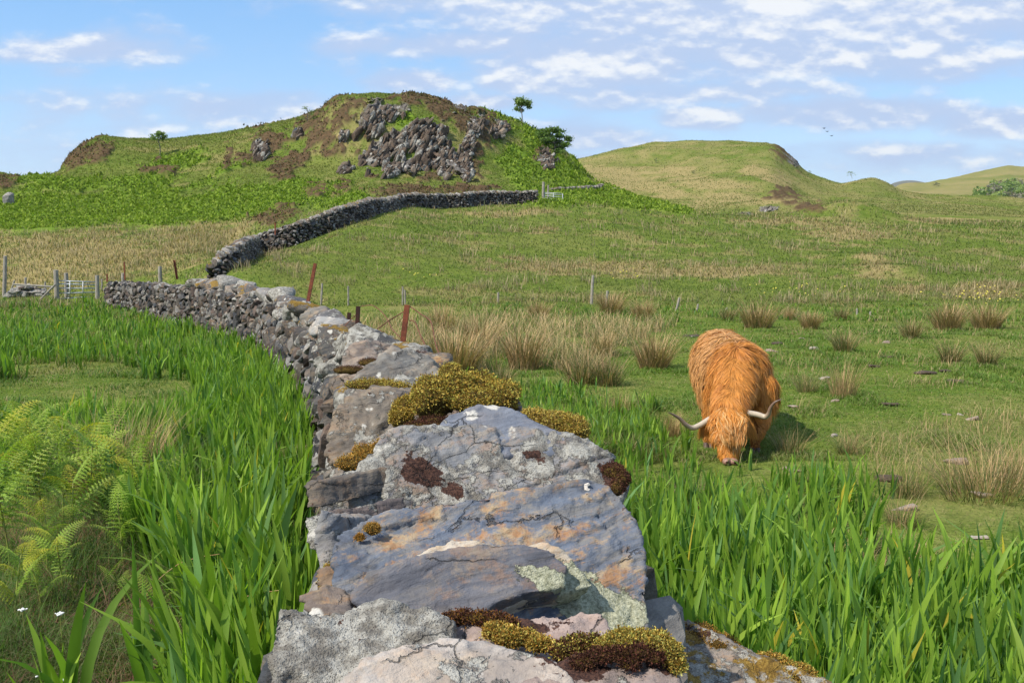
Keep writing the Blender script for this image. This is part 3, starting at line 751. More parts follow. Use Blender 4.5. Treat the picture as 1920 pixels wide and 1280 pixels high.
def stone_part(name, V, Fq, col, lich=.3, stain=0., moss=.2, crust=None, dark=None, parent=None, label=None, mat=None):
    n = len(V); px, py = proj(V[:, 0], V[:, 1], V[:, 2])
    fr = lambda L: np.full(n, -1.) if L is None else blobs(px, py, L)
    o = mesh(name, V, Fq, mat or STONE, parent if parent is not None else wall1, dict(col=np.tile(col, (n, 1)), lich=np.full(n, float(lich)), stain=np.full(n, float(stain)), moss=np.full(n, float(moss)), crust=fr(crust), dark=fr(dark)), True)
    if label: o['label'] = label
    return o
SL = [
 # outline, back vector, voxel, seed, amount, strata, colour, lichen, stain, moss, crust, dark, label
 (dict(pts=[(636,1005,2.16),(700,967,2.2),(790,945,2.22),(870,934,2.24),(1000,913,2.26),(1095,900,2.28),(1135,906,2.28),(1160,928,2.26),(1190,968,2.22),(1206,1020,2.16),(1212,1090,2.08),(1218,1170,2.0),(1190,1210,1.95),(1000,1195,1.93),(800,1165,1.93),(668,1150,1.95),(632,1100,2.0),(626,1050,2.06)],
   back=(.0,.16,-.26), vox=.0050, seed=3, amt=.6, strata=(-.3,.3,1), sm=1), (.115,.140,.185), .20, .75, .0, [(1100,1125,125,42,22),(1155,1165,62,48,45),(1000,1090,60,22,15)], None, 'large blue-grey slab with orange stains and a sage lichen patch'),
 (dict(pts=[(655,1120,1.95),(690,1075,1.98),(760,1046,2.0),(840,1026,2.02),(900,1019,2.02),(985,1019,2.02),(1030,1032,2.0),(1062,1062,1.98),(1060,1100,1.95),(990,1110,1.93),(930,1130,1.91),(890,1165,1.89),(800,1165,1.89),(700,1150,1.9)],
   back=(.0,.05,-.06), vox=.005, seed=14, amt=.30, strata=(-.2,.3,1), sm=1), (.115,.120,.14), .30, .3, .0, [(1030,1088,80,30,18)], None, 'thin grey sheet of stone lying on the big slab'),
 (dict(pts=[(665,1112,2.0),(700,1082,2.02),(760,1050,2.05),(800,1030,2.06),(850,1013,2.07),(895,1011,2.07),(930,1022,2.07),(985,1024,2.07),(1018,1014,2.06),(1056,1028,2.04),(1084,1058,2.02),(1112,1098,1.99),(1060,1110,1.97),(990,1120,1.95),(890,1175,1.92),(800,1175,1.93),(700,1150,1.95)],
   back=(.0,.04,-.05), vox=.0052, seed=15, amt=.35, strata=(-.2,.3,1), sm=1), (.42,.38,.32), .1, .5, .0, [(1062,1100,75,40,25)], None, 'pale quartz edge showing round the grey sheet'),
 (dict(pts=[(583,1015,2.25),(600,955,2.28),(640,962,2.3),(645,1010,2.28),(640,1080,2.2),(620,1105,2.16),(598,1060,2.2)], back=(.05,.3,-.1), vox=.0065, seed=21, amt=.6, strata=(1,.2,.3), sm=2), (.20,.20,.20), .35, .3, .1, None, None, None),
 (dict(pts=[(600,915,2.71),(622,892,2.74),(665,878,2.76),(700,840,2.82),(722,806,2.88),(800,800,2.92),(900,800,2.96),(1000,812,2.96),(1085,822,2.96),(1130,850,2.92),(1168,885,2.88),(1172,915,2.82),(1150,985,2.71),(1000,1000,2.64),(870,1020,2.62),(720,1040,2.62),(640,1030,2.64),(606,1000,2.66),(596,950,2.68)],
   back=(.0,.26,-.16), vox=.0068, seed=33, amt=.55, strata=(.9,.1,.35), sm=1), (.190,.195,.205), .74, .35, .15, None, [(795,880,34,22,20),(848,912,20,26),(1150,895,26,30,40),(1000,850,30,14)], 'broad grey slab crusted with pale lichen'),
 (dict(pts=[(800,812,2.95),(840,775,3.0),(900,760,3.05),(955,768,3.05),(1010,792,3.0),(1060,815,2.95),(1090,850,2.9),(1000,860,2.88),(860,850,2.88)], back=(.03,.2,-.12), vox=.0075, seed=41, amt=.5, strata=(.1,.2,1), sm=2), (.15,.17,.21), .3, .1, .1, None, [(870,838,60,10,-8)], 'smooth blue-grey stone'),
 (dict(pts=[(640,745,4.7),(660,705,4.8),(700,672,4.9),(735,646,5.0),(768,655,5.0),(812,672,5.0),(835,697,4.9),(830,738,4.7),(760,760,4.6),(690,770,4.6)], back=(.03,.3,-.22), vox=.012, seed=52, amt=.7, strata=(.8,.2,.6), sm=2), (.19,.185,.17), .55, .2, .1, None, None, 'tall wedge-shaped grey stone'),
 (dict(pts=[(622,800,4.1),(645,745,4.25),(700,727,4.3),(770,732,4.3),(800,760,4.2),(790,800,4.1),(750,835,4.0),(690,850,3.95),(650,880,3.9),(612,862,3.95)], back=(.05,.35,-.1), vox=.010, seed=63, amt=.8, strata=(.6,.1,-.7), sm=1), (.17,.15,.125), .5, .2, .25, None, None, None),
 (dict(pts=[(740,730,4.1),(830,735,4.1),(900,742,4.05),(880,800,3.8),(780,815,3.8),(735,780,3.9)], back=(.05,.3,-.1), vox=.010, seed=64, amt=.7, strata=(.1,.1,.9), sm=1), (.12,.11,.10), .3, .2, .4, None, None, None),
 (dict(pts=[(660,862,3.2),(700,835,3.25),(735,810,3.3),(790,800,3.3),(820,830,3.1),(720,880,3.0),(640,900,3.0),(610,905,3.0)], back=(.0,.3,-.2), vox=.009, seed=65, amt=.8, strata=(.1,.1,.9), sm=1), (.19,.165,.14), .6, .2, .6, None, None, None),
 (dict(pts=[(850,745,3.7),(880,715,3.8),(950,720,3.8),(985,760,3.6),(1010,800,3.4),(1080,800,3.3),(1090,840,3.15),(980,850,3.1),(860,820,3.2)], back=(.02,.35,-.25), vox=.011, seed=66, amt=.7, strata=(.1,.1,.9), sm=1), (.16,.13,.115), .3, .2, .3, None, None, None),
 (dict(pts=[(640,680,5.9),(655,645,6.0),(700,640,6.1),(740,655,6.1),(735,690,5.9),(690,710,5.7),(650,730,5.6),(635,710,5.7)], back=(.05,.4,-.1), vox=.013, seed=67, amt=.8, strata=(.5,.1,.4), sm=1), (.23,.19,.16), .4, .2, .1, None, None, None),
 (dict(pts=[(735,655,6.6),(790,650,6.7),(825,672,6.6),(830,695,6.3),(780,690,6.3),(740,680,6.4)], back=(.0,.4,-.2), vox=.013, seed=68, amt=.8, strata=(.5,.1,.4), sm=1), (.15,.14,.135), .7, .1, .3, None, [(770,664,30,8)], None),
 (dict(pts=[(566,905,2.62),(598,902,2.62),(602,952,2.58),(572,955,2.58)], back=(.2,.2,.0), vox=.008, seed=71, amt=.8, strata=(.1,.1,.9), sm=1), (.11,.10,.09), .3, .2, .2, None, None, None),
 (dict(pts=[(570,972,2.45),(600,965,2.45),(606,1030,2.4),(578,1035,2.4)], back=(.2,.2,.0), vox=.008, seed=72, amt=.8, strata=(.1,.1,.9), sm=1), (.17,.14,.13), .5, .2, .2, None, None, None),
 (dict(pts=[(590,1070,2.15),(625,1060,2.15),(650,1100,2.1),(640,1130,2.05),(585,1135,2.05)], back=(.2,.2,-.05), vox=.007, seed=73, amt=.8, strata=(.1,.1,.9), sm=1), (.20,.15,.11), .2, .6, .6, None, None, None),
 (dict(pts=[(560,1120,1.95),(610,1098,1.97),(650,1108,1.97),(660,1150,1.9),(580,1160,1.88)], back=(.1,.2,-.1), vox=.007, seed=74, amt=.8, strata=(.1,.1,.9), sm=1), (.19,.16,.14), .4, .5, .2, None, None, None),
 (dict(pts=[(1095,907,2.262),(1104,904,2.262),(1108,909,2.26),(1102,911,2.26),(1100,915,2.258),(1108,916,2.258),(1105,921,2.255),(1096,919,2.255)], back=(0,.02,-.008), vox=.0022, seed=91, amt=.2, strata=(.1,.1,.9), sm=0), (.78,.76,.70), 0, 0, .0, None, None, 'small white curved mark on the big slab'),
 (dict(pts=[(1100,925,2.25),(1108,923,2.25),(1113,931,2.245),(1119,936,2.24),(1115,944,2.235),(1107,940,2.238),(1101,936,2.24)], back=(0,.02,-.008), vox=.0022, seed=92, amt=.3, strata=(.1,.1,.9), sm=0), (.80,.78,.72), 0, 0, .0, None, None, 'white fleck below the curved mark'),
 # the nearest stones at the foot of the picture
 (dict(pts=[(512,1165,1.55),(525,1142,1.58),(560,1138,1.6),(600,1146,1.6),(640,1150,1.6),(680,1132,1.62),(740,1130,1.62),(800,1142,1.62),(850,1165,1.6),(850,1230,1.52),(800,1300,1.44),(700,1400,1.38),(560,1450,1.36),(520,1330,1.42),(508,1240,1.48)],
   back=(.0,.14,-.28), vox=.0052, seed=81, amt=.75, strata=(.2,.6,.6), sm=2), (.20,.175,.145), 1.15, .2, .0, None, None, 'block crusted all over with grey-brown lichen'),
 (dict(pts=[(600,1330,1.36),(645,1262,1.42),(700,1232,1.45),(765,1208,1.48),(830,1192,1.5),(900,1196,1.5),(960,1212,1.48),(1030,1232,1.45),(1075,1262,1.42),(1100,1330,1.36),(1000,1450,1.25),(700,1480,1.24)],
   back=(.0,.14,-.25), vox=.0052, seed=82, amt=.45, strata=(.2,.5,.8), sm=3), (.38,.345,.31), .55, .25, .0, None, None, 'pale smooth stone with beige patches'),
 (dict(pts=[(770,1150,1.66),(860,1146,1.68),(960,1155,1.68),(1040,1178,1.66),(1110,1200,1.62),(1080,1240,1.55),(960,1240,1.52),(850,1225,1.54),(775,1215,1.58)], back=(.0,.16,-.22), vox=.0058, seed=83, amt=.6, strata=(.2,.5,.8), sm=2), (.30,.235,.21), .2, .2, .25, None, [(900,1162,70,14,8),(850,1168,40,9,0)], None),
 (dict(pts=[(965,1180,1.66),(1000,1163,1.68),(1050,1160,1.69),(1090,1143,1.7),(1130,1148,1.7),(1152,1178,1.67),(1150,1205,1.62),(1080,1225,1.58),(980,1205,1.6)], back=(.0,.14,-.2), vox=.0055, seed=84, amt=.8, strata=(.2,.7,.3), sm=2), (.33,.27,.25), .35, .1, .0, None, None, 'small pinkish stone'),
 (dict(pts=[(960,1300,1.38),(1040,1248,1.45),(1110,1215,1.5),(1180,1195,1.53),(1235,1200,1.52),(1268,1232,1.48),(1282,1290,1.42),(1290,1400,1.34),(1000,1450,1.3)], back=(.0,.2,-.3), vox=.0058, seed=85, amt=.8, strata=(.2,.7,.3), sm=2), (.27,.22,.20), .35, .2, .35, None, [(1130,1235,90,22,-12),(1230,1240,40,20,30)], 'rounded stone under dark and golden moss'),
]
CAPS = []
for kw, col, li, st_, mo, cr, dk, lab in SL:
    V, Fq = slab(**kw); CAPS.append(stone_part('cope_stone', V, Fq, col, li, st_, mo, cr, dk, label=lab))
# further cope stones, set along the wall
r = np.random.default_rng(77); q = s_at(W1, 5.6); ncope = 0
while q < W1.L-.2 and ncope < 70:
    x, y, tp, dx, dy = W1.at(q); near = y < 20
    along = r.uniform(.26, .5) if near else r.uniform(.45, .75); across = r.uniform(.50, .88); hh = r.uniform(.20, .44)
    V, Fq = hullrock(along*r.uniform(1., 1.35), across, hh, 300+ncope, vox=max(along, across)/(20 if near else 12), n=14, amt=1.1)
    R = rotm(r.uniform(-.22, .22), r.uniform(-.5, .35), math.atan2(dy, dx)+r.uniform(-.35, .35))
    V = V@R.T+np.array([x+r.uniform(-.05, .05), y, tp-.08+r.uniform(-.08, .15)])
    col = STONECOL[r.integers(len(STONECOL))]*r.uniform(1., 1.55)
    stone_part('cope_stone', V, Fq, col, r.choice([.3, .55, .8, 1.0]), r.choice([0, .3, .7]), r.choice([.05, .2, .45, .8, 1.05]))
    q += along*.92; ncope += 1
# rubble wedged under the copes
acc = Acc(); r = np.random.default_rng(78)
for q in np.arange(s_at(W1, 1.0), W1.L, .085):
    x, y, tp, dx, dy = W1.at(q); off = r.uniform(-.36, .36); k = r.integers(14); sz = r.uniform(.06, .13)
    p = PR3[k]*np.array([sz*1.3, sz, sz*.7]); R = rotm(*r.uniform(-.6, .6, 2), r.uniform(0, 6)); n = len(p)
    z = tp-.20+r.uniform(-.03, .05)
    if y < 5: z -= .12
    acc.add(p@R.T+np.array([x-dy*off, y+dx*off, z]), T3, col=np.tile(STONECOL[r.integers(9)]*r.uniform(.8, 1.5), (n, 1)), lich=np.full(n, r.choice([.1, .5, .9])), stain=np.full(n, .3), moss=np.full(n, r.choice([.1, .6])), crust=np.full(n, -1.), dark=np.full(n, -1.))
o = acc.build('packing_stones', STONE, wall1)

# ------------------------------------------------------------------ moss cushions on the wall
MOSS = leaf_mat('moss', .25, .9, .1, noise_amt=.3, nscale=30)
MOSSBODY = simple_mat('moss_body', (.10, .065, .015), .95, .1, scale=60, col2=(.045, .03, .01), bump=.8, bdist=.01)
def moss_cushion(ells, vox, nleaf, L, cols, seed, parent=None, label=None, name='moss_cushion'):
    r = np.random.default_rng(seed); bm = bmesh.new(); nleaf = int(nleaf*3.2); L = L*.52
    for px, py, Y, rx, ry, rz in ells:
        c = P(px, py, Y); g = bmesh.ops.create_icosphere(bm, subdivisions=3, radius=1.0)
        for v in g['verts']: v.co = Vector((c[0]+v.co.x*rx, c[1]+v.co.y*ry, c[2]+v.co.z*rz))
    V, Fq = remesh(bm, vox); V = smooth(V, Fq, 2); N = vnormals(V, Fq)
    V = V+N*(max(e[5] for e in ells)*(.35*fbm(V*16, 3, seed)+.15*fbm(V*60, 2, seed)))[:, None]
    root = mesh(name, V, Fq, MOSSBODY, parent if parent is not None else wall1, smooth=True)
    if label: root['label'] = label
    i = r.integers(len(V), size=nleaf); N = vnormals(V, Fq); keep = N[i, 2] > -.3; i = i[keep]; n = len(i)
    p = V[i]+r.normal(size=(n, 3))*vox*.5; nn = N[i]+r.normal(size=(n, 3))*.7; nn /= np.linalg.norm(nn, axis=1)[:, None]
    s = np.cross(nn, r.normal(size=(n, 3))); s /= np.linalg.norm(s, axis=1)[:, None]
    l = L*r.uniform(.5, 1.2, n)[:, None]; w = l*.22
    VV = np.stack([p-s*w, p+s*w, p+nn*l*.6+s*w*1.1, p+nn*l, p+nn*l*.6-s*w*1.1], 1)
    Q = np.array([[0, 1, 2, 4], [2, 3, 4, 4]]); Q = np.array([[0, 1, 2, 4], [4, 2, 3, 3]])
    FF = (Q[None]+(np.arange(n)*5)[:, None, None]).reshape(-1, 4)
    cc = np.array(cols)[r.integers(len(cols), size=n)]*r.uniform(.7, 1.3, (n, 1))
    lv = mesh('moss_shoots', VV.reshape(-1, 3), FF, MOSS, None, dict(col=(cc[:, None, :]*np.array([.35, .35, 1.25, 1.8, 1.25])[None, :, None]).reshape(-1, 3)), origin=np.array(wall1['_o']) if parent is None else np.array(parent['_o']))  # shoot bases coloured darker and tips paler, painting in shaded depth
    lv.location = (0, 0, 0); lv.parent = root
    return root
GOLD = [(.38, .25, .05), (.30, .19, .035), (.46, .36, .09), (.20, .12, .025), (.34, .31, .07)]
DARKM = [(.07, .030, .020), (.045, .02, .015), (.12, .06, .03), (.10, .035, .025)]
ORANGE = [(.38, .20, .04), (.28, .13, .025), (.42, .28, .08)]
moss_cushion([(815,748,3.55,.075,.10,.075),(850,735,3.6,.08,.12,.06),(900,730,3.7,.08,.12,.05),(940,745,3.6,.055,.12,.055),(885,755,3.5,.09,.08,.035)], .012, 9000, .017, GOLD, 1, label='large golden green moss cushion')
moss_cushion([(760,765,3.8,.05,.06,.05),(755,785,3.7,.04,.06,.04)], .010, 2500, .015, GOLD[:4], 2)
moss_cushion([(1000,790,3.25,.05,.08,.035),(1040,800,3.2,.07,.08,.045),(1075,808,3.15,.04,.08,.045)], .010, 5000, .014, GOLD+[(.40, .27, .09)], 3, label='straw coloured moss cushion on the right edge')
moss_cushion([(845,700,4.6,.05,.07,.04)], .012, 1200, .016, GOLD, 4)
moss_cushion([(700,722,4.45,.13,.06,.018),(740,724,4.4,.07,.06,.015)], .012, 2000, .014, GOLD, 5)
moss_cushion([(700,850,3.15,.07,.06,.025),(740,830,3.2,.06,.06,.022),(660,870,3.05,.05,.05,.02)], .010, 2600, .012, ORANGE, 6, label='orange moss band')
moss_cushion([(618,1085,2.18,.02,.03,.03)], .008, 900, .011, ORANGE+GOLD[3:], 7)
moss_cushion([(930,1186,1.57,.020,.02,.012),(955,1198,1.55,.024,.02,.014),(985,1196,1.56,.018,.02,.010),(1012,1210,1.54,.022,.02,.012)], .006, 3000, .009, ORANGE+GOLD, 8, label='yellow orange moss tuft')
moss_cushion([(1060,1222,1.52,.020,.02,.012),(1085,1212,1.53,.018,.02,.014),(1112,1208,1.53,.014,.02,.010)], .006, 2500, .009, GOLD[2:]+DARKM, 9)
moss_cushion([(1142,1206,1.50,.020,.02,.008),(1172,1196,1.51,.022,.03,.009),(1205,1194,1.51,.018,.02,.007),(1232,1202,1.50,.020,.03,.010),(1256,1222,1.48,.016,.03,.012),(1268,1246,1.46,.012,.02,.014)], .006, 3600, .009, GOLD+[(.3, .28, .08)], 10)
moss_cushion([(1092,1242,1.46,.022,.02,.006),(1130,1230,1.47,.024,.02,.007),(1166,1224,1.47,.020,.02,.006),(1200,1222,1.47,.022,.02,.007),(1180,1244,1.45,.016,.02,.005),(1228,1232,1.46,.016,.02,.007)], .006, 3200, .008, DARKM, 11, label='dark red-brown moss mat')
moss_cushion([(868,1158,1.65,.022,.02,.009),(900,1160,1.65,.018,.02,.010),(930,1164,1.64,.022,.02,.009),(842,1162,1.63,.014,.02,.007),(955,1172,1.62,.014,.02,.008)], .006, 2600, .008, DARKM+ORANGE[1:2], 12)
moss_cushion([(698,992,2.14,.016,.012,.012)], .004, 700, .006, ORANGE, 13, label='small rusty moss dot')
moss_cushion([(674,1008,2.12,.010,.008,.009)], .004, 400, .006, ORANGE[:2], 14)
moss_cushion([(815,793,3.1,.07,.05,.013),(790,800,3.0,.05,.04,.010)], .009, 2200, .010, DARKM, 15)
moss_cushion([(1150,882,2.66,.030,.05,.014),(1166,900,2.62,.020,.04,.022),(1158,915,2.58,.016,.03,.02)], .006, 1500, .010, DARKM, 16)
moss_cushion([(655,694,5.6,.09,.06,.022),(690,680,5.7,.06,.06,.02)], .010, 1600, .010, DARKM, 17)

# ------------------------------------------------------------------ hillside walls
def far_wall(pix, heights, label, seed, grp='dry stone walls'):
    pts = [hit(a, b, 30, 160) for a, b in pix]; C = [(p[0], p[1]) for p in pts]
    Pth = Path(C, np.array([float(hgt(p[0], p[1]))+h for p, h in zip(pts, heights)]), .1)
    rt = empty('stone_wall', (pts[0][0], pts[0][1], float(hgt(pts[0][0], pts[0][1]))), label, 'wall', grp)
    g = hgt(Pth.x, Pth.y); Pth.t = g+np.interp(Pth.s, np.linspace(0, Pth.L, len(heights)), heights)
    a = Acc(); courses(a, Pth, .30, .45, 0, Pth.L, seed, .26, .16, PR2, T2, lowtop=.22); core(a, Pth, .30, .45, 0, Pth.L, .22)
    a.build('stone_courses', STONE, rt)
    a = Acc(); r = np.random.default_rng(seed+1); q = 0
    while q < Pth.L:
        x, y, tp, dx, dy = Pth.at(q); al = r.uniform(.12, .26); n = len(PR2[0])
        p = PR2[r.integers(14)]*np.array([al*.8, .34, r.uniform(.14, .24)])
        R = rotm(r.uniform(-.15, .15), r.uniform(-.3, .3), math.atan2(dy, dx)+r.uniform(-.2, .2))
        a.add(p@R.T+np.array([x, y, tp-.12]), T2, col=np.tile(STONECOL[r.integers(9)]*r.uniform(1.0, 1.6), (n, 1)), lich=np.full(n, r.choice([.2, .5, .8])), stain=np.full(n, .2), moss=np.full(n, r.choice([.1, .5, .8])), crust=np.full(n, -1.), dark=np.full(n, -1.)); q += al*.9
    a.build('coping', STONE, rt)
    return rt, Pth
wall2, W2 = far_wall([(398,533),(412,520),(440,502),(481,482),(550,461),(619,434),(685,407),(747,388),(785,387),(829,389),(872,388),(904,384),(966,383),(1008,380)],
    [1.0,1.1,1.25,1.35,1.35,1.35,1.3,1.15,.9,.95,1.1,1.2,1.2,1.15], 'dark dry stone wall winding up the green slope to the field gate', 500)
wall3, W3 = far_wall([(1034,362),(1060,360),(1090,358),(1120,357),(1150,360),(1165,362)], [.5,.5,.55,.5,.6,.4], 'low far stone wall half hidden in bracken right of the upper gate', 600)

# ------------------------------------------------------------------ crag blocks bedded in the hill
CRAG = stone_material('crag_stone', .16)
r = np.random.default_rng(404); nn_ = 60000; tt = r.uniform((430-960)/F, (1060-960)/F, nn_); yy = r.uniform(112, 150, nn_); xx = tt*yy; zz = hgt(xx, yy); rk = zones(xx, yy, zz)[0]
qpx, qpy = proj(xx, yy, zz); sel = np.nonzero((rk > .7) & (qpy > 206+.12*np.abs(qpx-720)))[0][:950]; acc = Acc()
for i in sel:
    s_ = r.uniform(.4, .9); k = r.integers(14); p = PR3[k]*np.array([1.25*s_*r.uniform(.6, 1.3), .6*s_, .5*s_*r.uniform(.5, 1.2)]); n = len(p)
    R = rotm(r.uniform(-.3, .3), -math.radians(r.uniform(42, 74)), r.uniform(-.35, .35))
    lc = r.choice([0, .1, .3, .9]); acc.add(p@R.T+np.array([xx[i], yy[i]-.30*s_-.42, zz[i]-.3*s_]), T3, col=np.tile(np.array([[.13, .10, .078], [.10, .082, .068], [.17, .14, .11], [.085, .064, .050]])[r.integers(4)]*r.uniform(.6, 1.3), (n, 1)), lich=np.full(n, lc), stain=np.full(n, .2), moss=np.full(n, r.choice([0, .3])), crust=np.full(n, -1.), dark=np.full(n, -1.))
tag(acc.build('crag', CRAG), 'slanting grey rock slabs breaking out of the hill', 'crag', kind='structure')
# ------------------------------------------------------------------ highland cow
def cow_build():
    g0 = float(hgt(2.3, 9.6))
    root = empty('highland_cow', (2.3, 10.1, g0), 'shaggy ginger highland cow with long curved horns grazing head down on the pasture', 'cow')
    bm = bmesh.new()
    def el(c, r, rot=(0, 0, 0)):
        g = bmesh.ops.create_icosphere(bm, subdivisions=3, radius=1.0); R = Euler(rot).to_matrix()
        for v in g['verts']: v.co = R@Vector((v.co.x*r[0], v.co.y*r[1], v.co.z*r[2]))+Vector(c)
    def limb(pts, rad):
        V, T = tube(catmull(pts, 5), np.interp(np.linspace(0, 1, (len(pts)-1)*5+1), np.linspace(0, 1, len(rad)), rad), 12)
        vs = [bm.verts.new(v) for v in V]
        for f in T:
            f = list(dict.fromkeys(f)); bm.faces.new([vs[i] for i in f])
    # trunk, from the rump (far, a little left) to the shoulders
    el((2.36, 11.15, g0+.66), (.315, .40, .38)); el((2.35, 10.75, g0+.63), (.345, .50, .40)); el((2.35, 10.3, g0+.63), (.335, .45, .39))
    el((2.31, 10.0, g0+.66), (.29, .34, .37)); el((2.28, 9.92, g0+.84), (.14, .26, .19))
    el((2.12, 9.9, g0+.52), (.14, .22, .26)); el((2.50, 9.9, g0+.52), (.15, .22, .27))
    # neck falls from the withers to the poll
    limb([(2.27, 9.95, g0+.78), (2.20, 9.68, g0+.70), (2.11, 9.40, g0+.57), (2.03, 9.20, g0+.46)], [.22, .19, .155, .13])
    el((2.17, 9.62, g0+.52), (.13, .26, .20))
    # head, nearly upright with the muzzle in the grass
    el((2.01, 9.14, g0+.42), (.138, .12, .11)); el((2.00, 9.08, g0+.31), (.130, .11, .14)); limb([(2.005, 9.12, g0+.36), (1.995, 9.02, g0+.22), (1.99, 8.96, g0+.09)], [.12, .100, .082])
    el((1.99, 8.945, g0+.075), (.072, .055, .06))
    # legs
    limb([(2.50, 9.85, g0+.45), (2.44, 9.66, g0+.28), (2.385, 9.58, g0+.14), (2.37, 9.55, g0+.03)], [.12, .085, .055, .05])
    limb([(2.10, 9.95, g0+.45), (2.02, 9.92, g0+.27), (1.985, 9.90, g0+.14), (1.98, 9.88, g0+.03)], [.12, .08, .052, .05])
    for xx in (2.22, 2.50):
        limb([(xx, 11.1, g0+.6), (xx, 11.02, g0+.42), (xx, 11.28, g0+.27), (xx, 11.22, g0+.03)], [.14, .10, .06, .05])
    V, Fq = remesh(bm, .016); V = smooth(V, Fq, 6); N = vnormals(V, Fq); V = V+N*(.012*fbm(V*9, 3, 8))[:, None]
    hide = simple_mat('cow_hide', (.28, .10, .025), .9, .1, scale=14, col2=(.16, .06, .018))
    body = mesh('body', V, Fq, hide, root, smooth=True)
    # fur: combed locks as ribbons lying over the hide
    r = np.random.default_rng(4)
    a, b, c = V[Fq[:, 0]], V[Fq[:, 1]], V[Fq[:, 2]]; ar = np.linalg.norm(np.cross(b-a, c-a), axis=1); cen = (a+c)/2; fN = np.cross(b-a, c-a); fN /= np.linalg.norm(fN, axis=1)[:, None]+1e-12
    headw = np.where((cen[:, 1] < 9.3) & (cen[:, 2] < g0+.62), 1.8, 1.0)*np.where(cen[:, 1] < 10.3, 1.5, .8)*np.where(cen[:, 2] < g0+.14, .25, 1)
    pr = ar*headw; pr /= pr.sum(); n = 78000
    i = r.choice(len(cen), n, p=pr); p = V[Fq[i, 0]]*0; u = r.dirichlet((1, 1, 1, 1), n)
    p = sum(V[Fq[i, k]]*u[:, k:k+1] for k in range(4)); nn = N[Fq[i, 0]]
    y = p[:, 1]; z = p[:, 2]-g0; x = p[:, 0]
    head = (y < 9.24+.0*z) & (z < .55); neck = (~head) & (y < 9.8) & (z > .3); muz = (z < .125) & (y < 9.02)
    axis_x = np.interp(y, [9.1, 9.4, 9.7, 10, 11.2], [2.01, 2.11, 2.2, 2.28, 2.33])
    gdir = np.zeros((n, 3)); gdir[:, 2] = -1.0
    gdir[:, 1] += np.where(head, -.25, np.where(neck, -.35, .25))
    gdir[:, 0] += np.clip((x-axis_x)/.12, -1, 1)*np.where(nn[:, 2] > .5, 1.2, .25)
    clump = np.stack([fbm(p*7, 3, 50+k) for k in range(3)], 1)
    gdir += clump*.9
    t = gdir-nn*(gdir*nn).sum(1)[:, None]; t /= np.linalg.norm(t, axis=1)[:, None]+1e-9
    L = np.where(head, .085, np.where(neck, .09, .105))*r.uniform(.55, 1.45, n); L = np.where((z < .5) & (y > 9.7) & (z > .3), L*1.3, L); L = np.where((z < .33) & (y > 9.3), L*.38, L); L = np.where((z < .48) & (y > 9.3) & (y < 10.0), .06, L); L = np.where(z < .28, .04, L); L = np.where((z < .17) & (~head), .022, L); L = np.where(head & (z < .24), .06, L); L = np.where(muz, .014, L)
    L = np.where(head & (z > .36), .12, L)
    W = r.uniform(.0018, .0042, n); W = np.where(y > 10.3, W*1.5, W)
    s = np.cross(t, nn); s += nn*r.normal(0, .35, n)[:, None]; s /= np.linalg.norm(s, axis=1)[:, None]
    wob = r.normal(0, 1, (n, 3))*.12+clump*.25
    K = 5; rows = []
    lift = np.where(head, .16, .20)[:, None]*r.uniform(.3, 1.6, n)[:, None]
    for k in range(K+1):
        q = k/K; tt = t*q+nn*lift*math.sin(q*2.4)*.55+wob*q*q+np.array([0, 0, -1.])*(.35*q*q)
        c_ = p+nn*.004+tt*L[:, None]; w = (W*np.interp(q, [0, .5, .85, 1], [.8, 1, .6, .1]))[:, None]
        rows += [c_-s*w, c_+s*w]
    VV = np.stack(rows, 1); Q = np.array([(2*k, 2*k+1, 2*k+3, 2*k+2) for k in range(K)]); FF = (Q[None]+(np.arange(n)*2*(K+1))[:, None, None]).reshape(-1, 4)
    tan = np.array([.60, .32, .12]); ging = np.array([.60, .25, .048]); dk = np.array([.36, .115, .022])
    mixt = sst(fbm(p*3.2, 3, 70)+np.clip((y-9.95)/.5, -1, 1)*.55-np.where((x > 2.35) & (y < 10.2), .6, 0), -.1, .45)[:, None]
    col = ging*(1-mixt)+tan*mixt; dm = sst(fbm(p*8, 3, 71), .05, .5)[:, None]*.5; col = col*(1-dm)+dk*dm
    col = col*r.uniform(.82, 1.2, (n, 1)); bl = (head & (z > .2) & (r.random(n) < .16)); col[bl] = np.array([.66, .40, .17])
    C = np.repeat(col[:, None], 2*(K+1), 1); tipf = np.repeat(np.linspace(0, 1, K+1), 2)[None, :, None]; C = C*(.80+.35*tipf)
    furm = leaf_mat('cow_hair', .22, .55, .35, noise_amt=.12, nscale=12)
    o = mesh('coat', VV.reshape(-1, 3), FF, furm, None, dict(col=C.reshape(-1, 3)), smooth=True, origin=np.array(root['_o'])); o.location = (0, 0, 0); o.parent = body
    # forelock: long fringe from the poll down over the face
    n = 3000; th = r.uniform(-1, 1, n); base = np.stack([2.008+.092*th+r.normal(0, .01, n), 9.10+r.uniform(-.05, .06, n)-.02*th**2, g0+.50-.05*th**2+r.uniform(-.03, .02, n)], 1)
    L = r.uniform(.11, .30, n)*(1-.25*np.abs(th)); K = 9; rows = []; ph = r.uniform(0, 6.28, n); ln = np.round(th*7)/7+r.normal(0, .05, n)
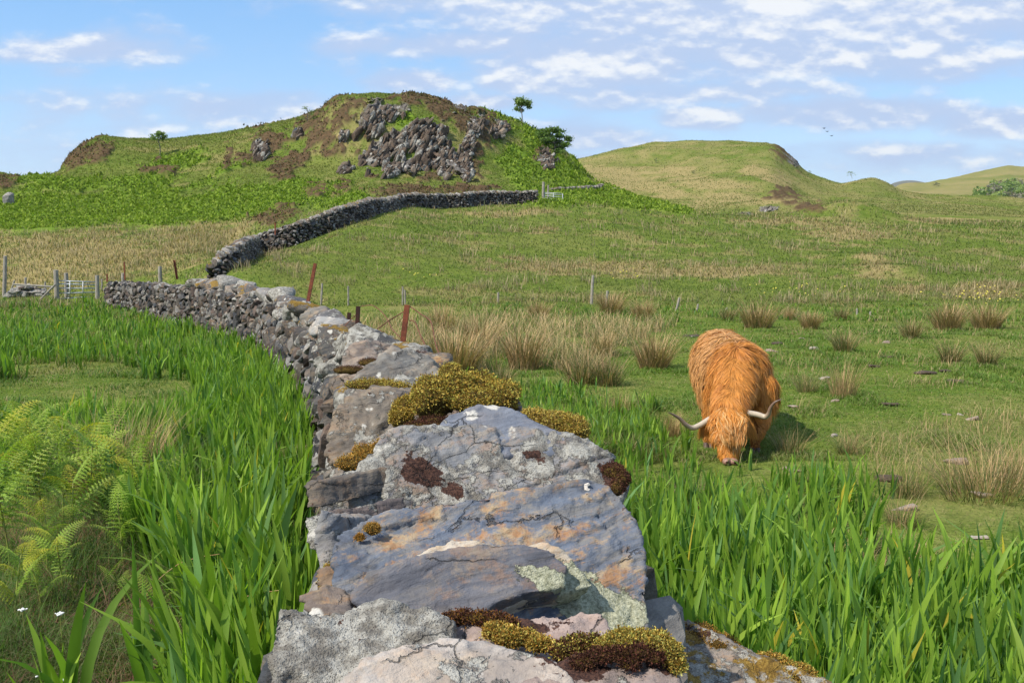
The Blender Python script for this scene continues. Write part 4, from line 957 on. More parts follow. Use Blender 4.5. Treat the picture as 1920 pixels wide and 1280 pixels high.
    for k in range(K+1):
        q = k/K
        cx = base[:, 0]+(th-ln)*-.05*q+.040*th*math.sin(q*2.9)-.03*th*q+.008*np.sin(q*9+ph+ln*8)+r.normal(0, .02)*0
        cy = base[:, 1]-.085*math.sin(min(q*1.9, 1.57))-.13*q+.02*np.sin(ph)*q
        cz = base[:, 2]+.018*math.sin(q*3)-L*(q**1.15)
        c_ = np.stack([cx, cy, cz], 1); w = r.uniform(.0022, .0042, n)*np.interp(q, [0, .5, .85, 1], [.8, 1, .6, .1])
        so = np.array([1., 0, 0])*w[:, None]; so[:, 1] = w*np.sin(ph)*.5; rows += [c_-so, c_+so]
    VV = np.stack(rows, 1); Q = np.array([(2*k, 2*k+1, 2*k+3, 2*k+2) for k in range(K)]); FF = (Q[None]+(np.arange(n)*2*(K+1))[:, None, None]).reshape(-1, 4)
    col = np.where((r.random(n) < .3)[:, None], np.array([.68, .42, .17]), ging)*r.uniform(.7, 1.25, (n, 1)); C = np.repeat(col[:, None], 2*(K+1), 1)
    o = mesh('forelock', VV.reshape(-1, 3), FF, furm, None, dict(col=C.reshape(-1, 3)), smooth=True, origin=np.array(root['_o'])); o.location = (0, 0, 0); o.parent = body
    # horns
    hm = bpy.data.materials.new('horn'); hm.use_nodes = True; t_ = NT(hm.node_tree); tipc = t_.attr('tip')
    nz_ = t_.noise(t_.scale(t_.coord('Object'), (60, 8, 30)), 1, 4)
    cc = t_.ramp(tipc, [(0, (.50, .43, .32)), (.45, (.56, .47, .34)), (.65, (.24, .15, .10)), (1, (.06, .035, .03))]); cc = t_.mix(t_.m('MULTIPLY', nz_, .5), cc, (.18, .13, .09))
    bb = t_.n('ShaderNodeBsdfPrincipled'); t_.put(bb.inputs['Base Color'], cc); bb.inputs['Roughness'].default_value = .42
    t_.put(bb.inputs['Normal'], t_.bump(nz_, .3, .003)); oo = t_.n('ShaderNodeOutputMaterial'); t_.t.links.new(bb.outputs[0], oo.inputs[0])
    Lp = [(1345,779,9.15),(1330,786,9.13),(1312,797,9.10),(1298,802,9.06),(1286,796,9.02),(1275,785,9.0),(1264,778,8.98),(1254,773,8.96)]
    Rp = [(1388,773,9.17),(1402,774,9.16),(1420,777,9.13),(1434,781,9.10),(1441,776,9.06),(1445,764,9.03),(1453,754,9.0),(1466,748,8.98)]
    for Lq in (Lp, Rp):
        pts = catmull([P(*q) for q in Lq], 5); m_ = len(pts); q = np.linspace(0, 1, m_)
        V, T = tube(pts, np.interp(q, [0, .35, .6, .85, 1], [.029, .026, .020, .011, .003]), 14)
        tip = np.concatenate([np.repeat(q, 14), [0, 1]]); mesh('horn', V, T, hm, root, dict(tip=tip), smooth=True)
    # muzzle: bare pink-brown nose pad with nostrils and mouth line
    nm = simple_mat('nose_skin', (.34, .19, .14), .5, .4, scale=30, col2=(.20, .105, .08), bump=.3, bdist=.003)
    dkm = simple_mat('nostril', (.03, .012, .01), .8, .2)
    bm = bmesh.new(); el((1.985, 8.882, g0+.072), (.070, .036, .046)); el((1.948, 8.848, g0+.078), (.032, .028, .030)); el((2.022, 8.848, g0+.078), (.032, .028, .030)); el((1.985, 8.89, g0+.022), (.052, .03, .02))
    V, Fq = remesh(bm, .005); V = smooth(V, Fq, 3); nose = mesh('nose', V, Fq, nm, root, smooth=True)
    for sx_ in (-1, 1):
        bm = bmesh.new(); el((1.985+sx_*.036, 8.822, g0+.080), (.015, .010, .011), (0, 0, sx_*.5)); V, Fq = remesh(bm, .003)
        o = mesh('nostril', V, Fq, dkm, None, smooth=True, origin=np.array(root['_o'])); o.location = (0, 0, 0); o.parent = nose
    # ears: leaf shaped, under the horns, with long hair fringes
    for sx_ in (-1, 1):
        bm = bmesh.new(); el((2.01+sx_*.165, 9.17, g0+.395), (.085, .018, .036), (0, sx_*.35, 0)); V, Fq = remesh(bm, .007)
        ear = mesh('ear', V, Fq, hide, root, smooth=True)
        n = 700; th = r.uniform(0, 1, n); b0 = np.stack([2.01+sx_*(.10+.14*th), 9.15+r.normal(0, .01, n), g0+.41-.05*th+r.normal(0, .012, n)], 1); rows = []; K = 5
        L = r.uniform(.07, .15, n); ph = r.uniform(-1, 1, n)
        for k in range(K+1):
            q = k/K; c_ = b0+np.stack([sx_*.25*q*L+ph*.15*L*q, -.1*L*q*np.ones(n), -L*q**1.2], 1); w = r.uniform(.002, .004, n)*(1-q*.85); so = np.stack([w, 0*w, 0*w], 1); rows += [c_-so, c_+so]
        VV = np.stack(rows, 1); Q = np.array([(2*k, 2*k+1, 2*k+3, 2*k+2) for k in range(K)]); FF = (Q[None]+(np.arange(n)*2*(K+1))[:, None, None]).reshape(-1, 4)
        C = np.repeat((ging*r.uniform(.6, 1.2, (n, 1)))[:, None], 2*(K+1), 1)
        o = mesh('ear_fringe', VV.reshape(-1, 3), FF, furm, None, dict(col=C.reshape(-1, 3)), origin=np.array(root['_o'])); o.location = (0, 0, 0); o.parent = ear
    hoofm = simple_mat('hoof', (.10, .065, .05), .6, .3, scale=20)
    for hx, hy in ((2.37, 9.55), (1.98, 9.88), (2.22, 11.22), (2.50, 11.22)):
        a_ = Acc()
        for s_ in (-.026, .026):
            bm = bmesh.new(); bmesh.ops.create_cone(bm, cap_ends=True, segments=14, radius1=.030, radius2=.021, depth=.055)
            for v in bm.verts: v.co = Vector((v.co.x+s_, v.co.y*1.5-.02, v.co.z)); v.co.y -= (.0275-v.co.z)*.4
            bmesh.ops.bevel(bm, geom=bm.edges[:], offset=.004, segments=1, affect='EDGES'); bmesh.ops.triangulate(bm, faces=bm.faces[:])
            a_.add(np.array([v.co[:] for v in bm.verts])+np.array([hx, hy, float(hgt(hx, hy))+.025]), np.array([[v.index for v in f.verts] for f in bm.faces])); bm.free()
        a_.build('hoof', hoofm, root)
    V, T = tube(catmull([(2.33, 11.52, g0+.85), (2.33, 11.6, g0+.7), (2.34, 11.6, g0+.4), (2.34, 11.58, g0+.2)], 5), .03, 8); mesh('tail', V, T, hide, root, smooth=True)
    return root
def catmull(pts, n):
    p = np.array(pts, float); p = np.vstack([2*p[0]-p[1], p, 2*p[-1]-p[-2]]); out = []
    for i in range(1, len(p)-2):
        for k in range(n):
            t = k/n; a, b, c, d = p[i-1:i+3]
            out.append(.5*((2*b)+(-a+c)*t+(2*a-5*b+4*c-d)*t*t+(-a+3*b-3*c+d)*t**3))
    out.append(p[-2]); return np.array(out)
cow_build()
# ------------------------------------------------------------------ plants
IRISM = leaf_mat('iris_leaf', .42, .55, .3, noise_amt=.22, nscale=3.0)
GRASSM = leaf_mat('grass_blade', .35, .6, .25, noise_amt=.2, nscale=1.5)
RUSHM = leaf_mat('rush_stem', .2, .6, .25, noise_amt=.2, nscale=3)
COVERM = leaf_mat('hill_cover', .30, .8, .1, noise_amt=.25, nscale=.8)
def inpoly(px, py, poly):
    r = np.zeros(np.shape(px), bool); n = len(poly)
    for i in range(n):
        x0, y0 = poly[i]; x1, y1 = poly[(i+1) % n]
        c = ((y0 > py) != (y1 > py)); xi = (x1-x0)*(py-y0)/((y1-y0) or 1e-9)+x0
        r ^= c & (px < xi)
    return r
def ground_px(n, px0, px1, Y0, Y1, rng, power=2.0):
    """random ground points, even over the view when power=2"""
    u = rng.random(n)
    if power == 1: Y = Y0*(Y1/Y0)**u
    else: a = Y0**(1-power); b = Y1**(1-power); Y = (a+(b-a)*u)**(1/(1-power))
    t = rng.uniform((px0-960)/F, (px1-960)/F, n); x = t*Y; z = hgt(x, Y); px, py = proj(x, Y, z)
    return np.stack([x, Y, z], 1), px, py
def wall_dist(p, path):
    s = path.s[::10]; d = np.full(len(p), 99.)
    X, Yy = path.x[::10], path.y[::10]
    for k in range(0, len(p), 20000):
        q = p[k:k+20000]; dd = (q[:, 0:1]-X)**2+(q[:, 1:2]-Yy)**2; d[k:k+20000] = np.sqrt(dd.min(1))
    return d
def left_of_wall(p): return p[:, 0] < np.interp(p[:, 1], W1.y, W1.x)
# --- yellow flag irises
def iris_mask(p, px, py):
    dW = wall_dist(p, W1); L = left_of_wall(p)
    n = fbm(xyz(p[:, 0]/1.6, p[:, 1]/1.6), 3, 61); ok = dW > .58+.12*n
    jr = np.random.default_rng(len(p)).normal(size=len(p)); nx = px+70*n; ny = py+35*n; nyr = ny-26*np.abs(jr)+60*fbm(xyz(p[:, 0]/.35, p[:, 1]/.35), 2, 69)
    left = L & (py > 566) & (px < 700)
    mown = blobs(nx, ny, [(100, 752, 285, 68)])+.3*fbm(xyz(p[:, 0]/.6, p[:, 1]/.6), 2, 68) > 0
    bank = inpoly(nx, ny, [(-900, 940), (150, 930), (220, 1000), (260, 1060), (310, 1160), (350, 1260), (420, 2600), (-2600, 2600)])
    left &= ~mown & ~bank
    near_wall_bare = L & inpoly(px, py, [(520, 1010), (640, 1010), (640, 1240), (505, 1240), (500, 1100)])
    left &= ~near_wall_bare
    right = (~L) & inpoly(nx, nyr, [(700, 720), (900, 735), (1080, 745), (1220, 775), (1270, 850), (1370, 890), (1450, 940), (1520, 1010), (1640, 1090), (1760, 1120), (2400, 1160), (5200, 2600), (200, 2600), (200, 740)])
    band = (~L) & (py > 572) & (py < 604) & (px > 880) & (n+.35*fbm(xyz(p[:, 0]/.7, p[:, 1]/.7), 2, 66) > -.08-.1*(px > 1000))
    scat = (~L) & inpoly(px, py, [(1420, 900), (1560, 900), (2100, 1040), (2100, 1110), (1480, 1030)]) & (n > .12)
    sp = inpoly(px, py, [(-900, 1000), (500, 1000), (620, 2600), (-2600, 2600)]) & L & (n > .30) & (p[:, 1] < 6.5)
    return ok & (left | right | band | scat | sp), L, band
def iris_field(name, Y0, Y1, N, label, nseg, fold, seed, side):
    r = np.random.default_rng(seed); p, px, py = ground_px(N, -700, 2600, Y0, Y1, r, 2.0 if Y1 > 12 else 1.6)
    ok, L, band = iris_mask(p, px, py); ok &= (L if side == 'l' else ~L)
    p = p[ok]; band = band[ok]
    if side == 'l' and Y0 < 5:                    # single clumps near the viewer
        ex = np.vstack([hit(a, b, 2.0)+np.array([dx, dy, 0]) for a, b in ((125, 1420), (290, 1420), (350, 1180), (430, 1240), (500, 1180), (530, 1100), (540, 1110), (455, 1190), (390, 1250), (560, 1330), (520, 1330)) for dx, dy in ((0, 0), (.05, .04), (-.05, .03), (.02, -.05))])
        p = np.vstack([p, ex]); band = np.concatenate([band, np.zeros(len(ex), bool)])
    n = len(p); k = r.integers(3, 7, n)
    idx = np.repeat(np.arange(n), k); m = len(idx); fanaz = r.uniform(0, math.pi, n)[idx]
    off = r.normal(0, .018, m); b = p[idx].copy(); b[:, 0] += np.cos(fanaz)*off; b[:, 1] += np.sin(fanaz)*off; b[:, 2] -= .02
    hb = (r.uniform(.40, .68, n)*(1+.28*fbm(xyz(p[:, 0]/2.5, p[:, 1]/2.5), 2, 62)))
    if side == 'r': hb *= np.interp(p[:, 1], [5, 6.5, 8.5, 12], [.90, .78, .55, .5])
    else: hb *= np.interp(p[:, 1], [4, 6, 12, 25, 45], [1.22, 1.1, .9, .8, .6])
    hb = np.where(band, hb*.8, hb)
    H = hb[idx]*r.uniform(.55, 1.12, m); side_ = np.where(r.random(m) < .5, 0, math.pi)
    wind = .10
    az = fanaz+side_+r.normal(0, .25, m); lean = np.abs(r.normal(.04, .09, m)); bend = np.where(r.random(m) < .09, r.uniform(.3, .9, m), r.uniform(0, .22, m))
    far = b[:, 1] > 16; W = r.uniform(.027, .047, m)*(.82 if side == 'r' else 1)*np.where(far, 1.35, 1)*np.clip(H/.55, .7, 1.25); W = np.where(b[:, 1] > 28, W*1.3, W)
    g = np.array([[.140, .255, .034], [.185, .315, .040], [.100, .205, .040], [.225, .355, .050], [.105, .215, .070]])
    ci = r.choice(5, m, p=[.34, .26, .20, .10, .10]); col = g[ci]*r.uniform(.8, 1.2, (m, 1)); yel = r.random(m) < .009; col[yel] = [.42, .38, .05]
    if side == 'r': col = col*np.array([1.02, 1.02, 1.12])
    tip = col*np.array([1.25, 1.15, .95]); colb = col*np.array([.95, .95, .9])
    V, Fq, C = blades(b, H, W, az, lean, bend, nseg, colb, tip, 'iris', face=fanaz+r.normal(0, .5, m)+np.where(r.random(m) < .5, 0, math.pi/2), fold=fold)
    o = mesh(name, V, Fq, IRISM, None, dict(col=C), smooth=bool(fold))
    return tag(o, label, 'irises', kind='stuff')
iris_field('iris_bed', 3.0, 9.5, 9500, 'tall sword-leaved green irises close by on the left of the wall', 7, .16, 1, 'l')
iris_field('iris_bed', 9.5, 52, 30000, 'dense bright green iris bed stretching left of the wall towards the metal gate', 3, 0, 2, 'l')
iris_field('iris_bed', 3.0, 9.5, 8500, 'green sword-leaved irises right of the wall in front of the cow', 7, .16, 3, 'r')
iris_field('iris_bed', 9.5, 46, 26000, 'low strip of irises along the far edge of the right-hand pasture', 3, 0, 4, 'r')

# --- grass
def grass_stuff(name, N, Y0, Y1, seed, hfun, wfun, colfun, label, nseg=2, px0=-80, px1=2000, power=2.0, bendr=(.2, .9), keep=None, mat=None):
    r = np.random.default_rng(seed); p, px, py = ground_px(N, px0, px1, Y0, Y1, r, power)
    ok = np.ones(len(p), bool)
    if Y0 < 45: ok &= wall_dist(p, W1) > .46
    if keep is not None: ok &= keep(p, px, py)
    p, px, py = p[ok], px[ok], py[ok]; n = len(p)
    H = hfun(p, px, py, r); W = wfun(p, r); col, tip = colfun(p, px, py, r)
    p = p.copy(); p[:, 2] -= .01
    V, Fq, C = blades(p, H, W, r.uniform(0, 6.283, n), r.uniform(0, .5, n), r.uniform(*bendr, n), nseg, col, tip)
    return tag(mesh(name, V, Fq, mat or GRASSM, None, dict(col=C)), label, 'grass', kind='stuff')
def pasture_col(p, px, py, r):
    n = len(p); g = np.array([.125, .205, .030])*r.uniform(.65, 1.35, (n, 1)); pt = fbm(xyz(p[:, 0]/1.5, p[:, 1]/1.5), 4, 71)
    m = sst(pt, .0, .5)[:, None]*.55; g = g*(1-m)+np.array([.20, .21, .06])*m
    d = sst(-pt, .15, .5)[:, None]*.5; g = g*(1-d)+np.array([.05, .11, .018])*d
    dry = r.random(n) < .09+.12*sst(pt, 0, .4); g[dry] = np.array([.36, .29, .14])*r.uniform(.7, 1.2, (dry.sum(), 1))
    lft = (left_of_wall(p) & (p[:, 1] < 8.5))[:, None]; g = np.where(lft & (r.random((n, 1)) < .10), np.array([.26, .20, .09])*r.uniform(.6, 1.2, (n, 1)), g)
    bank = (left_of_wall(p) & (p[:, 1] < 8.5))[:, None]; g = np.where(bank, g*np.array([.62, .72, .7]), g)
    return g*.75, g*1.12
def ph(p, px, py, r):
    pt = fbm(xyz(p[:, 0]/.9, p[:, 1]/.9), 3, 72); h = r.uniform(.018, .055, len(p))*(1+2.2*np.clip(pt, -.12, 1))
    L = left_of_wall(p); inb, _, _ = iris_mask(p, px, py)
    h = np.where(L & (p[:, 1] < 8.5), h*3.0, h); h = np.where(inb, h*3.0, h); return h*np.interp(p[:, 1], [8, 30], [1, 1.6])
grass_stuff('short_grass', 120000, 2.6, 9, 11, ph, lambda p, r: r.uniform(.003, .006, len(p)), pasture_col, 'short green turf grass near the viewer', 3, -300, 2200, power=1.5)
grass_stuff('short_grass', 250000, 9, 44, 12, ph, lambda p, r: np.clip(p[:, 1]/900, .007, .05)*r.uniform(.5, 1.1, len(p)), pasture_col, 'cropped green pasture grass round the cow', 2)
def slope_h(p, px, py, r):
    rk, he, br, sw = zones(p[:, 0], p[:, 1], p[:, 2]); return (r.uniform(.06, .20, len(p))+.26*sw*r.random(len(p)))*np.clip(p[:, 1]/60, .8, 1.6)
def slope_col(p, px, py, r):
    n = len(p); rk, he, br, sw = zones(p[:, 0], p[:, 1], p[:, 2])
    g = np.array([.13, .175, .036])*r.uniform(.6, 1.35, (n, 1)); g2 = np.array([.18, .19, .06]); m = sst(fbm(xyz(p[:, 0]/5, p[:, 1]/5), 4, 75), -.1, .4)[:, None]*.7; g = g*(1-m)+g2*m*r.uniform(.7, 1.2, (n, 1))
    ms = (r.random(n) < sw*.8)[:, None]; g = np.where(ms, np.array([.33, .255, .125])*r.uniform(.55, 1.25, (n, 1)), g)
    mb = (r.random(n) < br)[:, None]; g = np.where(mb, np.array([.13, .23, .02])*r.uniform(.6, 1.2, (n, 1)), g)
    mh = (r.random(n) < he)[:, None]; g = np.where(mh, np.array([.10, .05, .028])*r.uniform(.6, 1.2, (n, 1)), g)
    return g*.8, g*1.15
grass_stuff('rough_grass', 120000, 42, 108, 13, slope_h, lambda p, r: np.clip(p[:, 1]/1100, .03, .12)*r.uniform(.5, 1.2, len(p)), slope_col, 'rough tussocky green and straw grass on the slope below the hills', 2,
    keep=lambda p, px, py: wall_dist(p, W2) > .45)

# --- hill cover: leafy cards that follow bracken, heather and rough grass
def cover(name, sel, N, size, cols, label, cat, seed, Y0=100, Y1=157, up=.7, px0=-60, px1=1330):
    r = np.random.default_rng(seed); p, px, py = ground_px(N, px0, px1, Y0, Y1, r, 1.0)
    zz = zones(p[:, 0], p[:, 1], p[:, 2]); rk, he, br, sw = zz
    pr = dict(bracken=br, heather=he, grass=(1-np.maximum(np.maximum(rk, he), br)))[sel]
    ok = (r.random(len(p)) < pr) & (wall_dist(p, W2) > .5) & (wall_dist(p, W3) > .4); p = p[ok]; n = len(p)
    sc = np.clip(p[:, 1]/120, .4, 2); lift = {'bracken': .5, 'heather': .5, 'grass': .0}[sel]*sc
    hh = np.array(size)*sc*r.uniform(.6, 1.3, n); p = p.copy(); p[:, 2] += lift*r.uniform(.3, 1.0, n)-.1
    col = np.array(cols)[r.integers(len(cols), size=n)]*r.uniform(.7, 1.25, (n, 1))
    if sel == 'grass':
        pt = sst(fbm(xyz(p[:, 0]/6, p[:, 1]/6, p[:, 2]/6), 4, 81), -.1, .4)[:, None]; col = col*(1-pt*.6)+np.array([.20, .19, .075])*pt*.6
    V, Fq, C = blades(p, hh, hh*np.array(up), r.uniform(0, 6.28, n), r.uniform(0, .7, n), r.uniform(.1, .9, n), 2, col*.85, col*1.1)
    return tag(mesh(name, V, Fq, COVERM, None, dict(col=C)), label, cat, kind='stuff')
cover('bracken_cover', 'bracken', 150000, .34, [(.20, .28, .032), (.165, .24, .03), (.25, .32, .045), (.12, .18, .028)], 'bright green bracken spread over the hill sides', 'bracken', 21, 84, 157)
cover('heather_cover', 'heather', 100000, .26, [(.12, .070, .042), (.17, .10, .058), (.08, .055, .036), (.10, .085, .045), (.13, .14, .05)], 'dark brown heather clumps among the crags', 'heather', 22, 70, 157)
cover('hill_grass', 'grass', 170000, .24, [(.14, .20, .036), (.18, .22, .055), (.115, .17, .036), (.24, .23, .09)], 'rough grass on the craggy hill', 'grass', 23, 104, 157, up=.5)

cover('middle_hill_grass', 'grass', 70000, .20, [(.19, .22, .06), (.22, .23, .08), (.17, .20, .055), (.25, .24, .10)], 'pale rough grass on the rounded middle hill', 'grass', 24, 218, 415, up=.6, px0=1040, px1=2000)
# --- rush tussocks, each a thing of its own
def tussock_mesh(name, n, rad, h, dry, seed, w=.006, spread=.55, parent=None):
    r = np.random.default_rng(seed); a = r.uniform(0, 6.283, n); q = np.sqrt(r.random(n))*rad; b = np.stack([np.cos(a)*q, np.sin(a)*q*.8, np.full(n, -.03)], 1)
    H = h*r.uniform(.45, 1.1, n); az = a+r.normal(0, .7, n); lean = (q/rad)*spread*r.uniform(.4, 1.3, n)+np.abs(r.normal(0, .12, n)); bend = r.uniform(0, .5, n)
    green = np.array([.075, .115, .028])*r.uniform(.6, 1.4, (n, 1)); straw = np.array([.56, .38, .19])*r.uniform(.55, 1.2, (n, 1)); red = np.array([.30, .17, .085])
    d = (r.random(n) < dry)[:, None]; base = np.where(d, straw*.8, green); tip = np.where(d, np.where(r.random((n, 1)) < .3, red, straw), green*.6+straw*.5*dry)
    V, Fq, C = blades(b, H, np.full(n, w)*r.uniform(.6, 1.3, n), az, lean, bend, 4, base, tip, 'grass')
    o = mesh(name, V, Fq, RUSHM, parent, dict(col=C), origin=(0, 0, 0)); return o
TUSS = [ # photo x, foot y, height px, kind, label
 (1420,614,52,1,'large straw-tipped rush tussock at the far right pasture edge behind the cow'),
 (1519,616,36,1,'low brown rush tussock just right of the largest far tussock'),
 (1480,599,28,2,'small thin rush tussock between the two far tussocks behind the cow'),
 (1578,600,28,0,'small dark rush tussock beside the far iris strip'),
 (1777,618,54,1,'tall rounded rush tussock at the far right edge of the pasture, left of its twin'),
 (1849,616,50,1,'tall rounded rush tussock at the far right edge of the pasture, right of its twin'),
 (1708,634,40,0,'dark-footed rush tussock standing in front of the far iris strip on the right'),
 (1583,658,44,0,'wide green-brown rush tussock above and right of the cow'),
 (1782,680,46,0,'thin green rush tussock right of the dung patches'),
 (1850,684,42,0,'sparse rush tussock farthest right in mid pasture'),
 (1580,742,76,2,'upright pale rush tussock right of the cow'),
 (1512,735,40,0,'small rush tussock between the cow and the pale upright one'),
 (1225,690,70,1,'tall rush tussock just left of the cow'),
 (1090,720,66,0,'spiky green rush tussock in mid pasture, left one of a pair'),
 (1140,722,60,0,'spiky green rush tussock in mid pasture, right one of a pair'),
 (1125,668,56,2,'straw-coloured rush tussock behind the green pair'),
 (980,690,90,2,'tall straw-coloured rush tussock right of the rusty posts'),
 (850,700,90,1,'dense rush tussock directly behind the wall by the rusty post'),
 (940,725,46,0,'dark green rush tussock low beside the mossy wall top'),
 (905,660,80,2,'straw-coloured rush tussock behind the dense one at the wall'),
 (1010,596,34,1,'brown rush tussock at the foot of the slope, by the irises'),
 (1205,600,40,1,'brown rush tussock under the short fence stumps'),
 (830,625,62,2,'pale rush tussock farther back along the wall'),
 (1262,815,50,2,'sparse straw rush tussock under the cow\'s left-hand horn'),
 (1160,790,60,2,'thin rush tussock growing in the right-hand irises'),
 (1305,965,75,0,'thin dark rush tussock among the near irises below the cow'),
 (1850,930,118,3,'big sprawling straw and green rush tussock at the right edge'),
 (1915,905,90,3,'rush tussock partly cut off by the right edge of the picture'),
 (1700,930,62,0,'low sparse rush tussock left of the big sprawling one'),
 (1690,985,60,0,'sparse grassy rush tussock below the flat pale stone'),
 (1590,850,40,0,'small rush tussock by the pale stones right of the cow'),
 (1480,850,55,0,'dark thin rush tussock in the shade beside the cow'),
 (1145,590,44,1,'rush tussock round the foot of the tall fence post'),
 (1365,600,26,0,'small rush tussock behind the cow\'s back'),
 (218,930,165,4,'long dry straw rush clump standing in the left-hand irises'),
]
PROT = {}
for k, (n, rad, h, dry, w, spr) in {0: (340, .17, .5, .40, .0045, .6), 1: (560, .20, .5, .70, .005, .55), 2: (300, .17, .5, .85, .0045, .28), 3: (520, .30, .5, .6, .004, .9), 4: (650, .20, .5, .98, .0042, .38)}.items():
    for v in range(3):
        PROT[k, v] = (n, rad, h, dry, w, spr)
def place_tussock(px, py, hp, kind, label, i):
    g = hit(px, py); hm = hp/F*g[1]*1.12; n, rad, h, dry, w, spr = PROT[kind, 0]; key = (kind, i % 3, g[1] > 14)
    if key not in TM:
        o = tussock_mesh('rush_tussock', n, rad, h, dry, 900+i, w*(1.9 if g[1] > 14 else 1.0), spr); TM[key] = o.data; used = o
    else:
        used = bpy.data.objects.new('rush_tussock', TM[key]); link(used)
    s = hm/.5; used.location = g; used.scale = (max(s, .55*s+.35), max(s, .55*s+.35), s); used.rotation_euler = (0, 0, i*1.7)
    return tag(used, label, 'rush tussock', 'rush tussocks in the pasture')
TM = {}
for i, q in enumerate(TUSS): place_tussock(*q, i)
# uncounted drift of dry rushes behind the wall
def rush_keep(p, px, py): return inpoly(px+40*fbm(xyz(p[:, 0], p[:, 1]), 3, 5), py, [(640, 600), (1000, 590), (1300, 605), (1180, 640), (1120, 700), (980, 700), (900, 720), (800, 700), (700, 650)]) & (fbm(xyz(p[:, 0]/.8, p[:, 1]/.8), 3, 90) > -.02) & ~left_of_wall(p)
def rush_col(p, px, py, r):
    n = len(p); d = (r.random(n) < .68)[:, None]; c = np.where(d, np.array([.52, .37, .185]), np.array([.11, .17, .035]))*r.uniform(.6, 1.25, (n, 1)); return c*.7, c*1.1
grass_stuff('rush_drift', 70000, 9, 42, 31, lambda p, px, py, r: r.uniform(.2, .62, len(p)), lambda p, r: np.clip(p[:, 1]/1600, .007, .022)*r.uniform(.6, 1.1, len(p)), rush_col, 'drift of dry straw-coloured rushes behind the wall', 3, 640, 1300, bendr=(.1, .9), keep=rush_keep, mat=RUSHM)
# scattered long stems in pasture
def stray(p, px, py): return (fbm(xyz(p[:, 0]/1.2, p[:, 1]/1.2), 3, 93) > .22) & ~left_of_wall(p)
grass_stuff('stray_stems', 26000, 5, 40, 32, lambda p, px, py, r: r.uniform(.08, .26, len(p)), lambda p, r: np.clip(p[:, 1]/2200, .003, .016), rush_col, 'thin stray stems standing in the pasture', 3, 1000, 2000, bendr=(.1, .8), keep=stray, mat=RUSHM)

# --- tufts on the slope
def tuftcol(p, px, py, r):
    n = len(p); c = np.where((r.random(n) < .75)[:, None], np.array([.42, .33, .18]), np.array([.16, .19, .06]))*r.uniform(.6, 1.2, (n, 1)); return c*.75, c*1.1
def tkeep(p, px, py):
    rk, he, br, sw = zones(p[:, 0], p[:, 1], p[:, 2]); c = fbm(xyz(p[:, 0]/1.3, p[:, 1]/1.3), 2, 95); return (c > .38-.30*sw) & (he < .3) & (br < .3) & (wall_dist(p, W2) > .6)
grass_stuff('pale_tufts', 60000, 43, 108, 33, lambda p, px, py, r: r.uniform(.25, .62, len(p)), lambda p, r: np.clip(p[:, 1]/1700, .02, .06), tuftcol, 'pale dry grass tufts dotted over the slope', 2, keep=tkeep, mat=RUSHM, bendr=(0, .5))

# --- bracken ferns in the left foreground
FERNM = leaf_mat('fern', .40, .5, .3, noise_amt=.2, nscale=9)
STEMM = simple_mat('fern_stem', (.28, .34, .06), .5, .4, col2=(.20, .16, .05))
def frond_arr(L, npin, seed, droop=.5):
    r = np.random.default_rng(seed); V = []; Fq = []; C = []; base = np.array([.25, .39, .05])
    for i in range(npin):
        t = (i+.6)/npin; ry = L*t; rz = L*.62*math.sin(t*1.5)-droop*L*.45*t*t
        pl = L*.34*math.sin(min(1, t*3.2+.35)*1.57)*(1-t)**.75+.01
        for sd in (-1, 1):
            np_ = max(5, int(15*(1-t))+3)
            for j in range(np_):
                u = (j+.5)/np_; w = pl*.15*(1-u)**.6+.003; cx = sd*pl*u*.96; cy = ry+pl*u*.30; cz = rz-.18*pl*u*u+r.normal(0, .0012)
                d = pl/np_*.42; k = len(V); tilt = r.normal(0, .35)
                for s2 in (-1, 1):
                    k = len(V)
                    V += [(cx-sd*d, cy, cz), (cx+sd*d, cy+d*.2, cz), (cx+sd*d*1.2, cy+s2*w, cz+w*tilt-.1*w), (cx-sd*d*.2, cy+s2*w*.98, cz+w*tilt-.1*w)]
                    Fq.append((k, k+1, k+2, k+3)); C += [base*r.uniform(.75, 1.25)*np.array([1+.3*t, 1, 1])]*4
    for i in range(npin):                         # midribs of the leaflets and of the frond
        t = (i+.6)/npin; ry = L*t; rz = L*.62*math.sin(t*1.5)-droop*L*.45*t*t; pl = L*.34*math.sin(min(1, t*3.2+.35)*1.57)*(1-t)**.75+.01
        k = len(V); V += [(-pl*.9, ry+pl*.27, rz-.146*pl), (0, ry-.002, rz), (pl*.9, ry+pl*.27, rz-.146*pl), (0, ry+.006, rz+.001)]; Fq.append((k, k+1, k+2, k+3)); C += [np.array([.30, .36, .06])]*4
    for i in range(24):
        p = []
        for t in (i/24*.98, (i+1.3)/24*.98): p.append((L*t, L*.62*math.sin(t*1.5)-droop*L*.45*t*t))
        k = len(V); w = L*.006*(1.2-i/24); V += [(-w, p[0][0], p[0][1]), (w, p[0][0], p[0][1]), (w, p[1][0], p[1][1]), (-w, p[1][0], p[1][1])]; Fq.append((k, k+1, k+2, k+3)); C += [np.array([.32, .34, .07])]*4
    return np.array(V), np.array(Fq), np.array(C)
FROND = [frond_arr(1.0, 15, 40+k, dr) for k, dr in enumerate((.1, .45, .8))]
